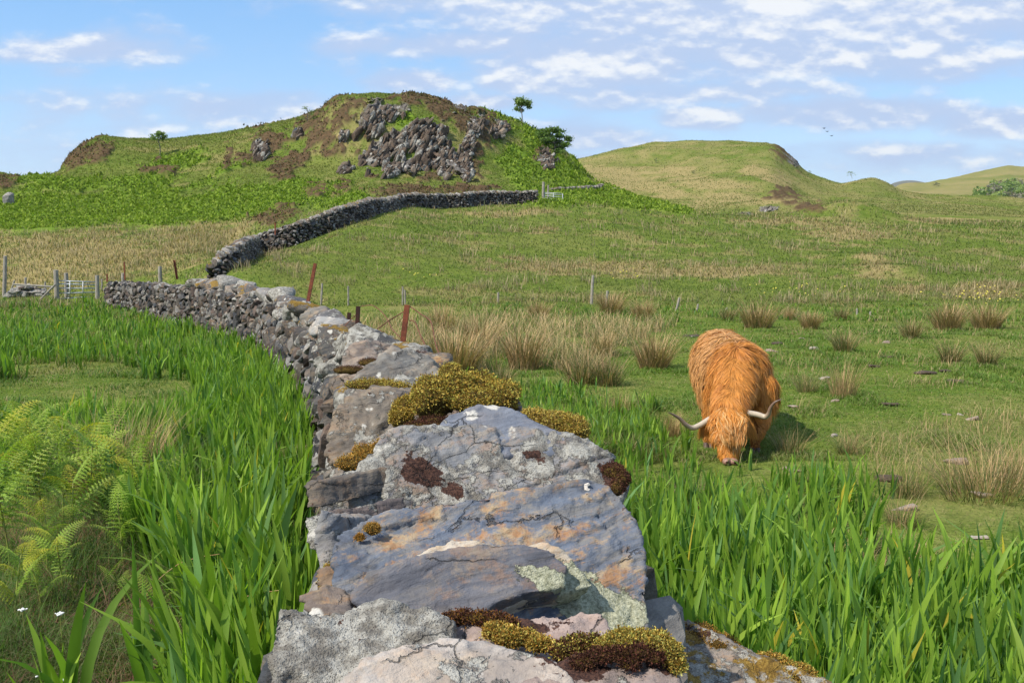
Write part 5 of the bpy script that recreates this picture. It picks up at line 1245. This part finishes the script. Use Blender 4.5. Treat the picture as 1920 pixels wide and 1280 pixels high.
def fern(px, py, hgt_px, label, seed, nf=5, tilt=(.5, 1.2), top=None):
    r = np.random.default_rng(seed); g = hit(px, py, 2.0); hm = hgt_px/F*g[1]; root = empty('bracken_fern', g, label, 'fern', 'bracken ferns on the left bank')
    bend = r.normal(0, .05, 2); pts = [g+np.array([bend[0]*k*k, bend[1]*k*k, hm*k]) for k in np.linspace(-.05, .96, 7)]
    V, T = tube(pts, np.linspace(.0065, .0028, 7), 7); mesh('stem', V, T, STEMM, root, smooth=True)
    for k in range(nf):
        q = .42+.58*k/max(nf-1, 1); b = g+np.array([bend[0]*q*q, bend[1]*q*q, hm*q*.96]); L = hm*r.uniform(.48, .70)*(1.15-q*.40)
        V, Fq, C = FROND[r.integers(3)]; V = V*L; R = rotm(r.uniform(*tilt)*.35, r.normal(0, .3), k*2.4+seed*1.3+r.normal(0, .3))
        cc = C*np.where(r.random() < .2, np.array([1.5, 1.1, .8]), 1.0)
        mesh('frond', V@R.T+b, Fq, FERNM, root, dict(col=cc))
    return root
FERNS = [
 (80,1010,200,'bracken fern standing between the leftmost one and the tallest one',31,7),(205,960,175,'bracken fern at the back of the bank near the irises',32,6),(5,1010,210,'bracken fern half cut by the left edge, behind the others',33,7),(120,1130,140,'bracken fern low over the dark undergrowth',34,5),
 (120,985,215,'tallest bracken fern with yellow stem on the left bank',11,7),(55,975,190,'bracken fern at the left edge behind the tallest one',12,7),(175,1000,190,'bracken fern with upright stem just right of the tallest one',13,6),
 (252,1020,195,'bracken fern nearest the dry rush clump, its tip browned and curled',14,6),(20,1080,230,'big bracken fern cut by the left edge of the picture',15,7),(232,1080,150,'low leafy bracken fern in front of the bank',16,6),
 (335,1110,130,'small spreading bracken fern at the right of the bank',17,6),(300,1190,120,'single pale bracken shoot below the spreading fern',18,3),(90,1085,130,'short bracken fern over the dead stems',19,6),
 (420,1120,150,'dark-shaded bracken fern leaning into the irises',20,6),(30,1180,150,'bracken fern low by the left edge above the flowers',21,5),(80,1160,120,'bracken fern rooted in the dead litter left of centre of the bank',28,5),(240,1150,90,'tiny bracken fern beside the white flowers',22,4),(480,1290,75,'bright bracken frond beside the lowest wall stone',23,4),(540,1285,60,'small bright fern sprig against the wall stone',24,3),
 (140,1060,170,'leafy bracken fern in the middle of the bank',25,6),(420,1290,80,'fern sprig at the bottom edge left of the wall',26,4)]
for q in FERNS: fern(q[0], q[1], q[2], q[3], q[4], q[5]+(2 if q[5] > 4 else 0))
# dead bracken litter
r = np.random.default_rng(55); p, px, py = ground_px(16000, -400, 560, 3.2, 8.5, r, 1.3); lm = inpoly(px, py, [(-600, 940), (260, 960), (340, 1080), (480, 1180), (520, 2000), (-900, 2000)]) & (fbm(xyz(p[:, 0]/.5, p[:, 1]/.5), 3, 97) > -.25)
p = p[lm]; n = len(p); p[:, 2] += r.uniform(0, .07, n); c = np.array([[.13, .07, .04], [.20, .12, .065], [.07, .038, .025], [.16, .07, .04]])[r.integers(4, size=n)]*r.uniform(.7, 1.3, (n, 1))
V, Fq, C = blades(p, r.uniform(.05, .16, n), r.uniform(.002, .005, n), r.uniform(0, 6.28, n), r.uniform(.6, 2.2, n), r.uniform(.2, 1., n), 3, c, c*1.2)
tag(mesh('dead_bracken', V, Fq, RUSHM, None, dict(col=C)), 'brown dead bracken litter under the ferns', 'litter', kind='stuff')
# arching straw stems over the irises
def stem(pix, label, i):
    pts = catmull([P(*q) for q in pix], 6); V, T = tube(pts, np.linspace(.0026, .0012, len(pts)), 5)
    tag(mesh('dry_stem', V, T, STRAWM, None, smooth=True, origin=pts[0]), label, 'stem', 'arching dry stems')
STRAWM = simple_mat('straw', (.50, .35, .16), .6, .3, col2=(.36, .20, .09), scale=20)
stem([(250,1160,5.0),(285,1100,4.8),(330,1060,4.6),(370,1045,4.5),(412,1038,4.4)], 'dry bent stem arching over the left-hand irises, upper one', 1)
stem([(300,1290,4.4),(340,1210,4.3),(400,1150,4.1),(460,1118,4.0),(534,1104,3.9)], 'long dry stem arching towards the wall', 2)
stem([(290,1280,4.4),(320,1200,4.4),(345,1150,4.3),(368,1130,4.3)], 'short dry stem left of the long arching one', 3)
stem([(290,1235,4.3),(330,1232,4.2),(370,1240,4.1),(420,1290,4.0)], 'drooping dry stem near the bottom edge', 4)
# small white flowers
WH = simple_mat('petal', (.80, .80, .76), .6, .3, var=.1)
for i, (px, py, lab) in enumerate([(112,1150,'white flower cluster on a thin stem nearest the ferns'),(42,1142,'white flower cluster at the left edge'),(75,1262,'white flower cluster in the bottom left corner'),(118,1275,'white flower cluster lowest on the left bank')]):
    c = P(px, py, 4.6 if py < 1200 else 3.9); g = float(hgt(c[0], c[1])); rt = empty('white_flower', (c[0], c[1], g), lab, 'flower', 'small white flowers')
    V, T = tube([(c[0], c[1], g), (c[0]+.004, c[1], (g+c[2])/2), tuple(c)], .0016, 5); mesh('stem', V, T, STEMM, rt)
    a = Acc(); rr = np.random.default_rng(i)
    for k in range(26):
        Vv = ico(1); a.add(Vv[0]*np.array([.005, .005, .003])*rr.uniform(.7, 1.3)+c+rr.normal(0, 1, 3)*np.array([.009, .007, .003]), Vv[1])
    a.build('flower_head', WH, rt)
# yellow flags of colour on the slope (tiny blossoms)
YE = simple_mat('yellow_petal', (.75, .65, .10), .6, .3, var=.1); a = Acc(); r = np.random.default_rng(8); I1 = ico(1)
for cx, cy, sx_, sy_, n in ((1500,548,90,10,26),(1840,555,60,16,44),(800,520,30,6,8),(1180,515,60,10,16)):
    for k in range(n):
        g = hit(cx+r.normal()*sx_*.6, cy+r.normal()*sy_*.6, 36, 80); a.add(I1[0]*np.array([.045, .045, .03])*r.uniform(.6, 1.2)+g+np.array([0, 0, .16]), I1[1])
tag(a.build('yellow_blossom', YE), 'scattered small yellow flowers on the far bank', 'flowers', kind='stuff')
# --- ivy or low gorse bushes and hill trees
BARK = simple_mat('bark', (.20, .18, .155), .9, .2, scale=12, col2=(.10, .09, .075), bump=.6)
TREEM = leaf_mat('tree_leaf', .35, .5, .3, noise_amt=.25, nscale=1.2)
def tree(px, py, hp, wp_, label, seed, name='rowan_tree', trunkf=.45, y0=100, y1=170, cols=((.17, .25, .055), (.22, .30, .07), (.12, .18, .04)), lean=0., nl=1500, cat='tree', ls=1.0, multi=5, grp=None):
    r = np.random.default_rng(seed); g = hit(px, py, y0, y1); h = hp/F*g[1]; w = wp_/F*g[1]; root = empty(name, g, label, cat, grp); a = Acc()
    top = np.array([lean*h, 0, h*.82]); tr = catmull([g+np.array([0, 0, -.2]), g+top*.35+r.normal(0, .02*h, 3), g+top*.7+r.normal(0, .03*h, 3), g+top], 4)
    V, T = tube(tr, np.linspace(h*.022, h*.006, len(tr)), 7); a.add(V, T); ends = []
    for k in range(multi*3):
        q = r.uniform(trunkf, .95); b = tr[int(q*(len(tr)-1))]; az = r.uniform(0, 6.28); rr = w*.5*r.uniform(.5, 1.0)*math.sin(min(1., (1.15-q)*1.6)*1.5)
        e = b+np.array([math.cos(az)*rr, math.sin(az)*rr, h*r.uniform(.04, .22)*(1 if trunkf > .2 else .6)]); V, T = tube(catmull([b, (b+e)/2+np.array([0, 0, h*.02]), e], 3), np.linspace(h*.009, h*.003, 7), 5); a.add(V, T); ends.append(e)
    a.build('trunk', BARK, root, smooth=True)
    ends = np.array(ends); c = ends[r.integers(len(ends), size=nl)]+r.normal(0, 1, (nl, 3))*np.array([w*.075, w*.075, h*.038]); n = nl
    s = ls*h*.030*r.uniform(.6, 1.4, n)[:, None]; u = r.normal(size=(n, 3)); u /= np.linalg.norm(u, axis=1)[:, None]; v = np.cross(u, r.normal(size=(n, 3))); v /= np.linalg.norm(v, axis=1)[:, None]
    VV = np.stack([c-u*s, c-v*s*.5, c+u*s, c+v*s*.5], 1).reshape(-1, 3); FF = np.arange(4*n).reshape(-1, 4)
    cc = np.array(cols)[r.integers(len(cols), size=n)]*r.uniform(.75, 1.25, (n, 1)); mesh('crown', VV, FF, TREEM, root, dict(col=np.repeat(cc, 4, 0)))
    return root
tree(978,236,56,34,'slender rowan tree with a bare trunk on the right shoulder of the craggy hill',1,lean=.03,nl=1900,ls=1.1,trunkf=.40)
tree(1040,288,52,60,'round leafy bush tree low on the right shoulder of the craggy hill',2,'hawthorn_tree',.12,nl=5200,multi=10,ls=1.25,cols=((.12,.20,.04),(.16,.25,.05),(.07,.12,.02)))
tree(300,292,50,30,'small round-topped tree on the left half of the craggy hill',3,lean=-.02,nl=1200,y0=118)
tree(577,232,34,30,'wispy small tree on the skyline left of the crags',4,'birch_tree',.15,nl=420,ls=.9)
tree(186,264,12,12,'tiny bare sapling on the left end of the ridge',9,'birch_tree',.2,nl=60,ls=.8)
tree(1515,330,11,13,'tiny bush beyond the right end of the grass hill',5,'hawthorn_tree',.1,300,600,nl=260,ls=1.6)
tree(1598,334,13,16,'tiny wind-bent tree on the saddle left of the small knoll',6,'hawthorn_tree',.4,300,600,lean=-.35,nl=200,ls=1.6)
tree(1755,350,10,14,'tiny dark round bush in front of the far right hill',7,'hawthorn_tree',.1,900,1600,nl=300,ls=1.8,cols=((.04,.07,.02),))
tree(1302,326,8,10,'tiny dark bush on the side of the grass hill',8,'hawthorn_tree',.1,250,420,nl=200,ls=1.8,cols=((.04,.07,.02),))
tree(1230,306,12,8,'tiny pale tree on the grass hill left of the dark bush',10,'hawthorn_tree',.2,250,420,nl=160,ls=1.5)
# far wood as one mass
r = np.random.default_rng(66); a = Acc(); pts = []
while len(pts) < 240:
    px, py = r.uniform(1835, 2150), r.uniform(350, 380)
    if py < 378-(px-1800)*.27+4 and px < 1860 and py < 366: continue
    pts.append(hit(px, py, 600, 1600))
pts = np.array(pts); n = 26000; i = r.integers(len(pts), size=n); sz = r.uniform(3, 6.5, len(pts)); d = r.normal(size=(n, 3)); d /= np.linalg.norm(d, axis=1)[:, None]; d *= r.uniform(.7, 1.05, n)[:, None]
c = pts[i]+d*sz[i][:, None]*np.array([1, 1, .85])+np.array([0, 0, 1.])*sz[i][:, None]*.8
u = r.normal(size=(n, 3)); u /= np.linalg.norm(u, axis=1)[:, None]; v = np.cross(u, r.normal(size=(n, 3))); v /= np.linalg.norm(v, axis=1)[:, None]; s = r.uniform(.6, 1.6, n)[:, None]
VV = np.stack([c-u*s, c-v*s, c+u*s, c+v*s], 1).reshape(-1, 3); cc = np.array([[.19, .27, .06], [.27, .34, .09], [.14, .20, .055], [.24, .22, .15]])[(i*7) % 4]*r.uniform(.8, 1.2, (n, 1))
tag(mesh('far_wood', VV, np.arange(4*n).reshape(-1, 4), TREEM, None, dict(col=np.repeat(cc, 4, 0))), 'distant green wood on the far right hillside', 'wood', kind='stuff')
# ------------------------------------------------------------------ posts, gates, wires, stones, birds
TIMBER = simple_mat('weathered_timber', (.36, .33, .28), .9, .2, scale=6, col2=(.22, .19, .155), bump=.5, stretch=(6, 6, .8))
RUST = simple_mat('rusty_iron', (.26, .075, .035), .85, .3, scale=25, col2=(.14, .045, .025), bump=.6, bdist=.003)
SHADE_RUST = simple_mat('shaded_rusty_iron', (.035, .016, .013), .8, .3, scale=25, col2=(.06, .022, .014), bump=.6, bdist=.003)  # rust darkened to paint in the shade on posts turned from the sun
WIREM = simple_mat('rusty_wire', (.22, .08, .045), .8, .3, scale=60, col2=(.10, .045, .03))
GALV = simple_mat('galvanised_steel', (.50, .52, .54), .5, .5, scale=10, var=.2, metal=.2)
def post_between(name, a, b, w, mat, label, cat, grp, seed, flat=False, y=None):
    """a: foot (photo x,y), b: top (photo x,y); distance from the land unless given"""
    g = hit(a[0], a[1], 8, 160) if y is None else P(a[0], a[1], y); r = np.random.default_rng(seed)
    top = P(b[0], b[1], g[1]); ax = top-g; n = 7
    pts = [g+ax*q+r.normal(0, .004, 3)*(q > 0) for q in np.linspace(-.12, 1, n)]
    rt = None
    if flat:                                      # angle iron: two thin leaves meeting in a V
        a_ = Acc(); t = .006; V, T = box((0, 0, 0), w, t, 1.0); L = np.linalg.norm(ax)*1.12
        q = Vector(ax).to_track_quat('Z', 'Y').to_matrix()
        for dx, dy, sx_, sy_ in ((0, 0, w, t), (-w/2+t/2, w/2+t/2+.0005, t, w)):
            V, T = box((dx, dy, 0), sx_, sy_, L, bev=.001); V = V@np.array(q).T+g+ax*.44; a_.add(V, T)
        # bolt holes stand as small dark discs, two notches
        o = a_.build(name, mat, None, origin=g)
    else:
        V, T = tube(pts, w*np.array([1.05, 1.02, 1, .99, .98, .97, .9]), 9); V = V+.04*w*fbm(V*40, 2, seed)[:, None]
        o = mesh(name, V, T, mat, None, smooth=False, origin=g)
    return tag(o, label, cat, grp)
G1 = 'timber fence posts along the far side of the pasture'; G2 = 'rusty iron posts set in the wall'; G3 = 'timber posts by the lower gate'
PX = lambda w, y: w*y/F/2
for i, (ax_, ay, bx, by, w, lab) in enumerate([
 (1109,570,1112,516,.065,'tall grey timber post standing alone in mid slope'),(1137,572,1139,545,.055,'short brown post just right of the tall lone post'),(1268,583,1274,558,.045,'leaning short post with a pale top'),
 (1306,584,1309,570,.04,'tiny leaning stump right of the leaning short post'),(1362,582,1363,576,.04,'barely visible stump in the grass'),(653,573,653,536,.04,'thin pale post behind the wall, next left of the close pair'),
 (755,572,755,537,.04,'taller post of the close pair behind the wall'),(760,573,759,543,.035,'shorter post of the close pair behind the wall'),(934,568,934,548,.05,'short round stump between the close pair and the tall post'),
 (602,572,604,531,.045,'pale post peeping up beside the tallest rusty iron'),(1607,590,1607,578,.04,'small grey stump among the far irises, left one'),(1632,592,1632,584,.04,'small grey stump among the far irises, right one'),(549,566,549,537,.035,'very thin pale stake just above the wall top')]):
    post_between('fence_post', (ax_, ay), (bx, by), w, TIMBER, lab, 'fence post', G1, i)
for i, (ax_, ay, bx, by, w, lab) in enumerate([
 (8,556,10,480,.10,'tallest silvery post at the left edge'),(107,562,105,506,.12,'thick gatepost at the hinge side of the lower gate'),(125,558,124,512,.10,'post standing just behind the lower gate'),
 (183,560,182,516,.10,'gatepost at the latch side of the lower gate'),(19,552,27,526,.05,'leaning stake of the rail fence'),(47,555,48,520,.06,'taller stake of the rail fence'),(83,552,85,528,.05,'stake of the rail fence nearest the gate'),
 (191,545,191,523,.045,'small stake right of the latch post'),(301,540,300,499,.10,'thick pale round post behind the wall'),(231,535,231,512,.10,'squat pale post at the far wall end')]):
    post_between('fence_post', (ax_, ay), (bx, by), w, TIMBER, lab, 'fence post', G3, 30+i)
Yg = 46.0
def prail(a, b, Y, w, name, label, cat, mat=TIMBER, grp=None):
    p0, p1 = P(*a, Y), P(*b, Y); V, T = tube([p0+(p1-p0)*q for q in (0, .3, .6, 1)], w, 8); return tag(mesh(name, V, T, mat, None, origin=p0), label, cat, grp)
hg = hit(107, 562, 8, 160)[1]
prail((25, 533), (106, 538), hg, .045, 'fence_rail', 'long weathered rail running to the gatepost', 'rail')
prail((76, 561), (104, 533), hg-.3, .05, 'brace_post', 'slanting timber brace propping the gatepost', 'brace')
def gate(c0, c1, top0, top1, Y0, Y1, nb, label, nst=2, drop=0.0):
    """c0,c1 photo x of the two ends, top/bottom photo y"""
    a0, b0 = P(c0, top0[0], Y0), P(c0, top0[1], Y0); a1, b1 = P(c1, top1[0], Y1), P(c1, top1[1], Y1); rt = empty('field_gate', b0, label, 'gate', 'metal field gates'); fr = Acc(); R_ = .030
    for p, q in ((a0, b0), (a1, b1)): V, T = tube([p, (p+q)/2, q], R_, 8); fr.add(V, T)
    fr.build('gate_frame', GALV, rt, smooth=True)
    for k in range(nb):
        f = (k/(nb-1))**1.25 if nb < 7 else k/(nb-1); p = a0+(b0-a0)*(1-(1-f)) ; q = a1+(b1-a1)*f; V, T = tube([p, (p+q)/2, q], R_*.9, 8); mesh('bar', V, T, GALV, rt, smooth=True)
    for k in range(1, nst+1):
        f = k/(nst+1); p = a0+(a1-a0)*f; q = b0+(b1-b0)*f; off = np.array([0, -.03, 0]); V, T = tube([p+off, (p+q)/2+off, q+off], R_*.8, 8); mesh('upright', V, T, GALV, rt, smooth=True)
    return rt
gate(107, 180, (526, 560), (529, 556), hg, hg+.6, 5, 'grey metal gate standing closed at the far end of the wall')
ug = hit(1010, 378, 30, 160)[1]
gate(1021, 1055, (361, 380), (363, 385), ug, ug-.4, 6, 'small pale metal gate half open at the top of the slope', 1)
for i, (ax_, ay, bx, by, w, lab) in enumerate([(1018,378,1019,341,.13,'thick pale gatepost beside the upper gate'),(1027,380,1028,347,.085,'thin gatepost of the upper gate, right of the thick one')]):
    post_between('gate_post', (ax_, ay), (bx, by), w, TIMBER, lab, 'gate post', 'posts of the upper gate', 60+i, y=ug)
IRON = [((758,656),(768,572),9.0,.042,RUST,'nearest rust-red angle-iron post leaning right, with wire tied on'),((672,632),(675,574),12.0,.042,SHADE_RUST,'iron post coloured almost black for its shaded side, left of the nearest rusty one'),
 ((656,610),(658,586),14.5,.045,SHADE_RUST,'short iron stub in the same shade colour behind the shaded post'),((580,566),(594,494),19.0,.055,RUST,'leaning rust-red post rising highest from the middle of the wall'),
 ((330,520),(325,488),35.,.06,RUST,'leaning rusty post on the far part of the wall'),((235,521),(234,491),42.,.045,RUST,'thin rusty post near the far end of the wall'),((202,527),(202,514),44.,.05,RUST,'tiny rusty stake by the lower gate'),
 ((517,438),(517,418),60.,.07,RUST,'tiny rusty stake on the hillside wall'),((412,492),(412,478),52.,.07,RUST,'tiny rusty stake at the start of the hillside wall')]
for i, (a, b, Y, w, m_, lab) in enumerate(IRON): post_between('iron_post', a, b, w, m_, lab, 'iron post', G2, 80+i, flat=True, y=Y)
def wire(pix, label, rad=.0055):
    pts = catmull([P(*q) for q in pix], 5); pts = pts+.006*np.stack([fbm(pts*6, 2, k) for k in range(3)], 1); V, T = tube(pts, rad, 5)
    tag(mesh('wire', V, T, WIREM, None, smooth=True, origin=pts[0]), label, 'wire', 'rusty fence wires on the wall')
wire([(676,574,12.0),(700,573,11.6),(722,592,11.2),(736,617,10.8),(750,632,10.2)], 'dark wire drooping from the top of the shaded post')
wire([(765,580,9.0),(735,598,9.4),(700,622,10.2),(676,634,11.0),(650,642,11.0)], 'wire running down left from the nearest rusty post')
wire([(770,575,9.0),(790,590,8.9),(808,604,8.7),(816,640,8.5),(826,674,8.2)], 'long wire bending down right from the nearest rusty post')
wire([(768,600,9.0),(778,604,8.9),(790,630,8.7),(802,658,8.4)], 'short wire hooked to the side of the nearest rusty post')
wire([(675,584,12.0),(655,602,12.2),(640,620,12.0),(628,632,11.6)], 'wire slanting down left of the shaded post')
wire([(640,605,14.4),(660,608,14.4),(680,612,14.),(720,622,13.5)], 'thin wire lying across the wall top behind the shaded post')
# --- stones and dung in the pasture
FS = [(1820,786,.10,'pale pinkish round stone in mid pasture'),(1802,778,.05,'small flat pale stone near the round pinkish one'),(1486,882,.09,'brown-pink stone at the edge of the near irises'),(1690,955,.12,'flat pale stone on the grass above the iris bed'),
 (1526,655,.12,'flat tan stone above the wide rush tussock\'s left end'),(1660,643,.12,'brown rounded stone right of the wide rush tussock'),(1560,752,.09,'small pale stone below the upright pale tussock'),(1560,818,.07,'pair-like small pale stone right of the cow\'s legs'),
 (1448,659,.14,'pale slab of stone behind the cow\'s shoulder'),(1504,635,.09,'small white stone by the far tussocks'),(1547,711,.10,'pale flake at the foot of the pale upright tussock'),(1795,868,.12,'rough pale stone half hidden by the big tussock'),
 (1840,930,.09,'pale stone under the big tussock\'s right side'),(1300,632,.07,'small brown lump left of the cow\'s back'),(1145,722,.06,'tiny stone between the green tussocks'),(1488,765,.08,'tan pebble right of the long horn'),(1832,1008,.07,'pinkish stone at the top of the near right irises'),(1776,778,.06,'tiny tan stone in the middle of the right pasture')]
FSM = []
for i, (px, py, s, lab) in enumerate(FS):
    s = s*1.35
    g = hit(px, py); V, Fq = hullrock(s*1.5, s, s*.5, 800+i, vox=s/9, n=12); n = len(V); c = np.array([[.33, .27, .22], [.38, .34, .29], [.26, .20, .16]])[i % 3]
    o = mesh('field_stone', V+g+np.array([0, 0, s*.10]), Fq, STONE, None, dict(col=np.tile(c, (n, 1)), lich=np.full(n, .2), stain=np.full(n, .3), moss=np.zeros(n), crust=np.full(n, -1.), dark=np.full(n, -1.)), True, origin=g)
    tag(o, lab, 'stone', 'loose stones in the pasture')
DUNG = simple_mat('dung', (.055, .038, .026), .8, .3, scale=30, col2=(.10, .07, .045), bump=.8, bdist=.02)
for i, (px, py, s, lab) in enumerate([(1296,631,.28,'dark dung patch left of the cow\'s rump'),(1735,701,.20,'large brown dung patch right of mid pasture'),(1793,716,.18,'brown dung patch below and right of the largest one'),(1640,688,.12,'dark curled dung piece on the grass'),
  (1660,670,.16,'blackish dung patch above the curled piece'),(1457,645,.16,'dark crumbled patch right of the cow\'s rump'),(1647,600,.2,'thin dark patch near the far irises'),(1750,590,.14,'small dark patch near the far twin tussocks'),(1670,760,.14,'faint dark patch in the near middle of the pasture'),(1670,902,.14,'dark bare patch above the near irises'),(1772,697,.12,'small dark patch between the two larger brown ones')]):
    g = hit(px, py); V, Fq = hullrock(s*1.7, s*1.1, .06, 860+i, vox=.012, n=18, amt=1.0); tag(mesh('dung_patch', V+g+np.array([0, 0, .012]), Fq, DUNG, None, smooth=True, origin=g), lab, 'dung', 'dark patches on the grass')
# --- fallen mossy stone right of the wall and loose stones
pts = [(1222,1160,2.9),(1245,1148,2.95),(1290,1160,2.9),(1345,1185,2.8),(1400,1210,2.75),(1450,1228,2.7),(1500,1250,2.66),(1540,1268,2.62),(1575,1288,2.6),(1560,1340,2.5),(1400,1330,2.5),(1300,1310,2.55),(1240,1250,2.65)]
V, Fq = slab(pts, (.05, .35, -.25), .010, 95, .7, (.3, .1, .9), 2); n = len(V); px_, py_ = proj(V[:, 0], V[:, 1], V[:, 2]); g = V.mean(0)
fal = mesh('fallen_slab', V, Fq, STONE, None, dict(col=np.tile((.22, .19, .165), (n, 1)), lich=np.full(n, .75), stain=np.full(n, .4), moss=np.full(n, .75), crust=np.full(n, -1.), dark=blobs(px_, py_, [(1270, 1170, 50, 16, 25)])), True, origin=g)
tag(fal, 'long lichen-spotted mossy slab lying in the grass at the right foot of the wall', 'stone'); fal['_o'] = [float(v) for v in g]
moss_cushion([(1300,1186,2.86,.07,.06,.016),(1345,1204,2.8,.06,.05,.014),(1262,1172,2.9,.04,.05,.014)], .008, 2600, .010, ORANGE+DARKM[2:3]+GOLD[3:4], 41, parent=fal)
moss_cushion([(1440,1242,2.72,.07,.05,.015),(1490,1260,2.68,.06,.05,.014)], .008, 2400, .012, ORANGE+GOLD, 42, parent=fal)
for i, (px, py, s, lab) in enumerate([(18, 388, 1.3, 'grey lichened boulder at the left edge of the hill foot'), (1430, 0, 0, '')][:1]):
    g = hit(px, py, 60, 160); V, Fq = hullrock(s, s, s*1.5, 990, vox=.09, n=14); n = len(V)
    tag(mesh('boulder', V+g+np.array([0, 0, s*.5]), Fq, STONE, None, dict(col=np.tile((.22, .2, .19), (n, 1)), lich=np.full(n, .8), stain=np.zeros(n), moss=np.full(n, .1), crust=np.full(n, -1.), dark=np.full(n, -1.)), True, origin=g), lab, 'boulder')
g = hit(52, 556, 8, 160); acc = Acc(); r = np.random.default_rng(12)
for k in range(120):
    sz = r.uniform(.08, .2); u = r.uniform(-1, 1); p = PR2[r.integers(14)]*np.array([sz*1.4, sz, sz*.7]); n = len(p); zz = r.uniform(0, .55)*(1-u*u)
    acc.add(p@rotm(*r.uniform(-.5, .5, 3)).T+g+np.array([u*1.0, r.uniform(-.3, .3), zz]), T2, col=np.tile(STONECOL[r.integers(9)]*1.4, (n, 1)), lich=np.full(n, r.choice([.3, .8, 1.])), stain=np.full(n, .2), moss=np.full(n, .2), crust=np.full(n, -1.), dark=np.full(n, -1.))
tag(acc.build('stone_heap', STONE, None, origin=g), 'low heap of tumbled wall stones behind the rail fence', 'stone heap')
# --- three birds
BIRD = simple_mat('bird_plumage', (.03, .03, .035), .7, .2)
for i, (px, py, w_, lab) in enumerate([(1545, 241, 8, 'dark flying bird, uppermost of three'), (1551, 247, 8, 'dark flying bird, middle of three'), (1559, 255, 9, 'dark flying bird, lowest of three')]):
    c = P(px, py, 95+i*2); s = w_/F*95/2; a = Acc()
    bm = bmesh.new(); gg = bmesh.ops.create_icosphere(bm, subdivisions=2, radius=1.0)
    for v in bm.verts: v.co = Vector((v.co.x*s*.55+0, v.co.y*s*.18, v.co.z*s*.16*(1.2 if v.co.x > 0 else .8)))
    Vb = np.array([v.co[:] for v in bm.verts]); Tb = np.array([[v.index for v in f.verts] for f in bm.faces]); bm.free()
    rt = empty('bird', c, lab, 'bird', 'birds in the sky'); mesh('body', Vb+c, Tb, BIRD, rt, smooth=True)
    for sd in (-1, 1):
        V = np.array([[.25, 0, .02], [-.25, 0, .02], [.30, .5*sd, .35], [-.15, .5*sd, .33], [.0, 1.05*sd, .25], [-.22, 1.0*sd, .22]])*s; V2 = V-np.array([0, 0, .04])*s
        T = [(0, 1, 3, 2), (2, 3, 5, 4)]; T = np.array(T+[tuple(6+x for x in reversed(q)) for q in T]); mesh('wing', np.vstack([V, V2])@rotm(0, 0, .6+i*.3).T+c, T, BIRD, rt)
# --- the air between here and the far hills
bm = bmesh.new(); bmesh.ops.create_cube(bm, size=1.0)
for v in bm.verts: v.co = Vector((v.co.x*56000, v.co.y*24000+10000, (v.co.z+.5)*560-60))
me = bpy.data.meshes.new('haze'); bm.to_mesh(me); bm.free(); hz = bpy.data.objects.new('haze', me); link(hz); tag(hz, 'thin blue air between the viewer and the far hills', 'haze', kind='stuff')
hm = bpy.data.materials.new('haze'); hm.use_nodes = True; t = NT(hm.node_tree); pv = t.n('ShaderNodeVolumePrincipled'); pv.inputs['Color'].default_value = (.72, .84, 1.0, 1); pv.inputs['Density'].default_value = 4e-5; pv.inputs['Anisotropy'].default_value = .2
o = t.n('ShaderNodeOutputMaterial'); t.t.links.new(pv.outputs[0], o.inputs['Volume']); me.materials.append(hm)
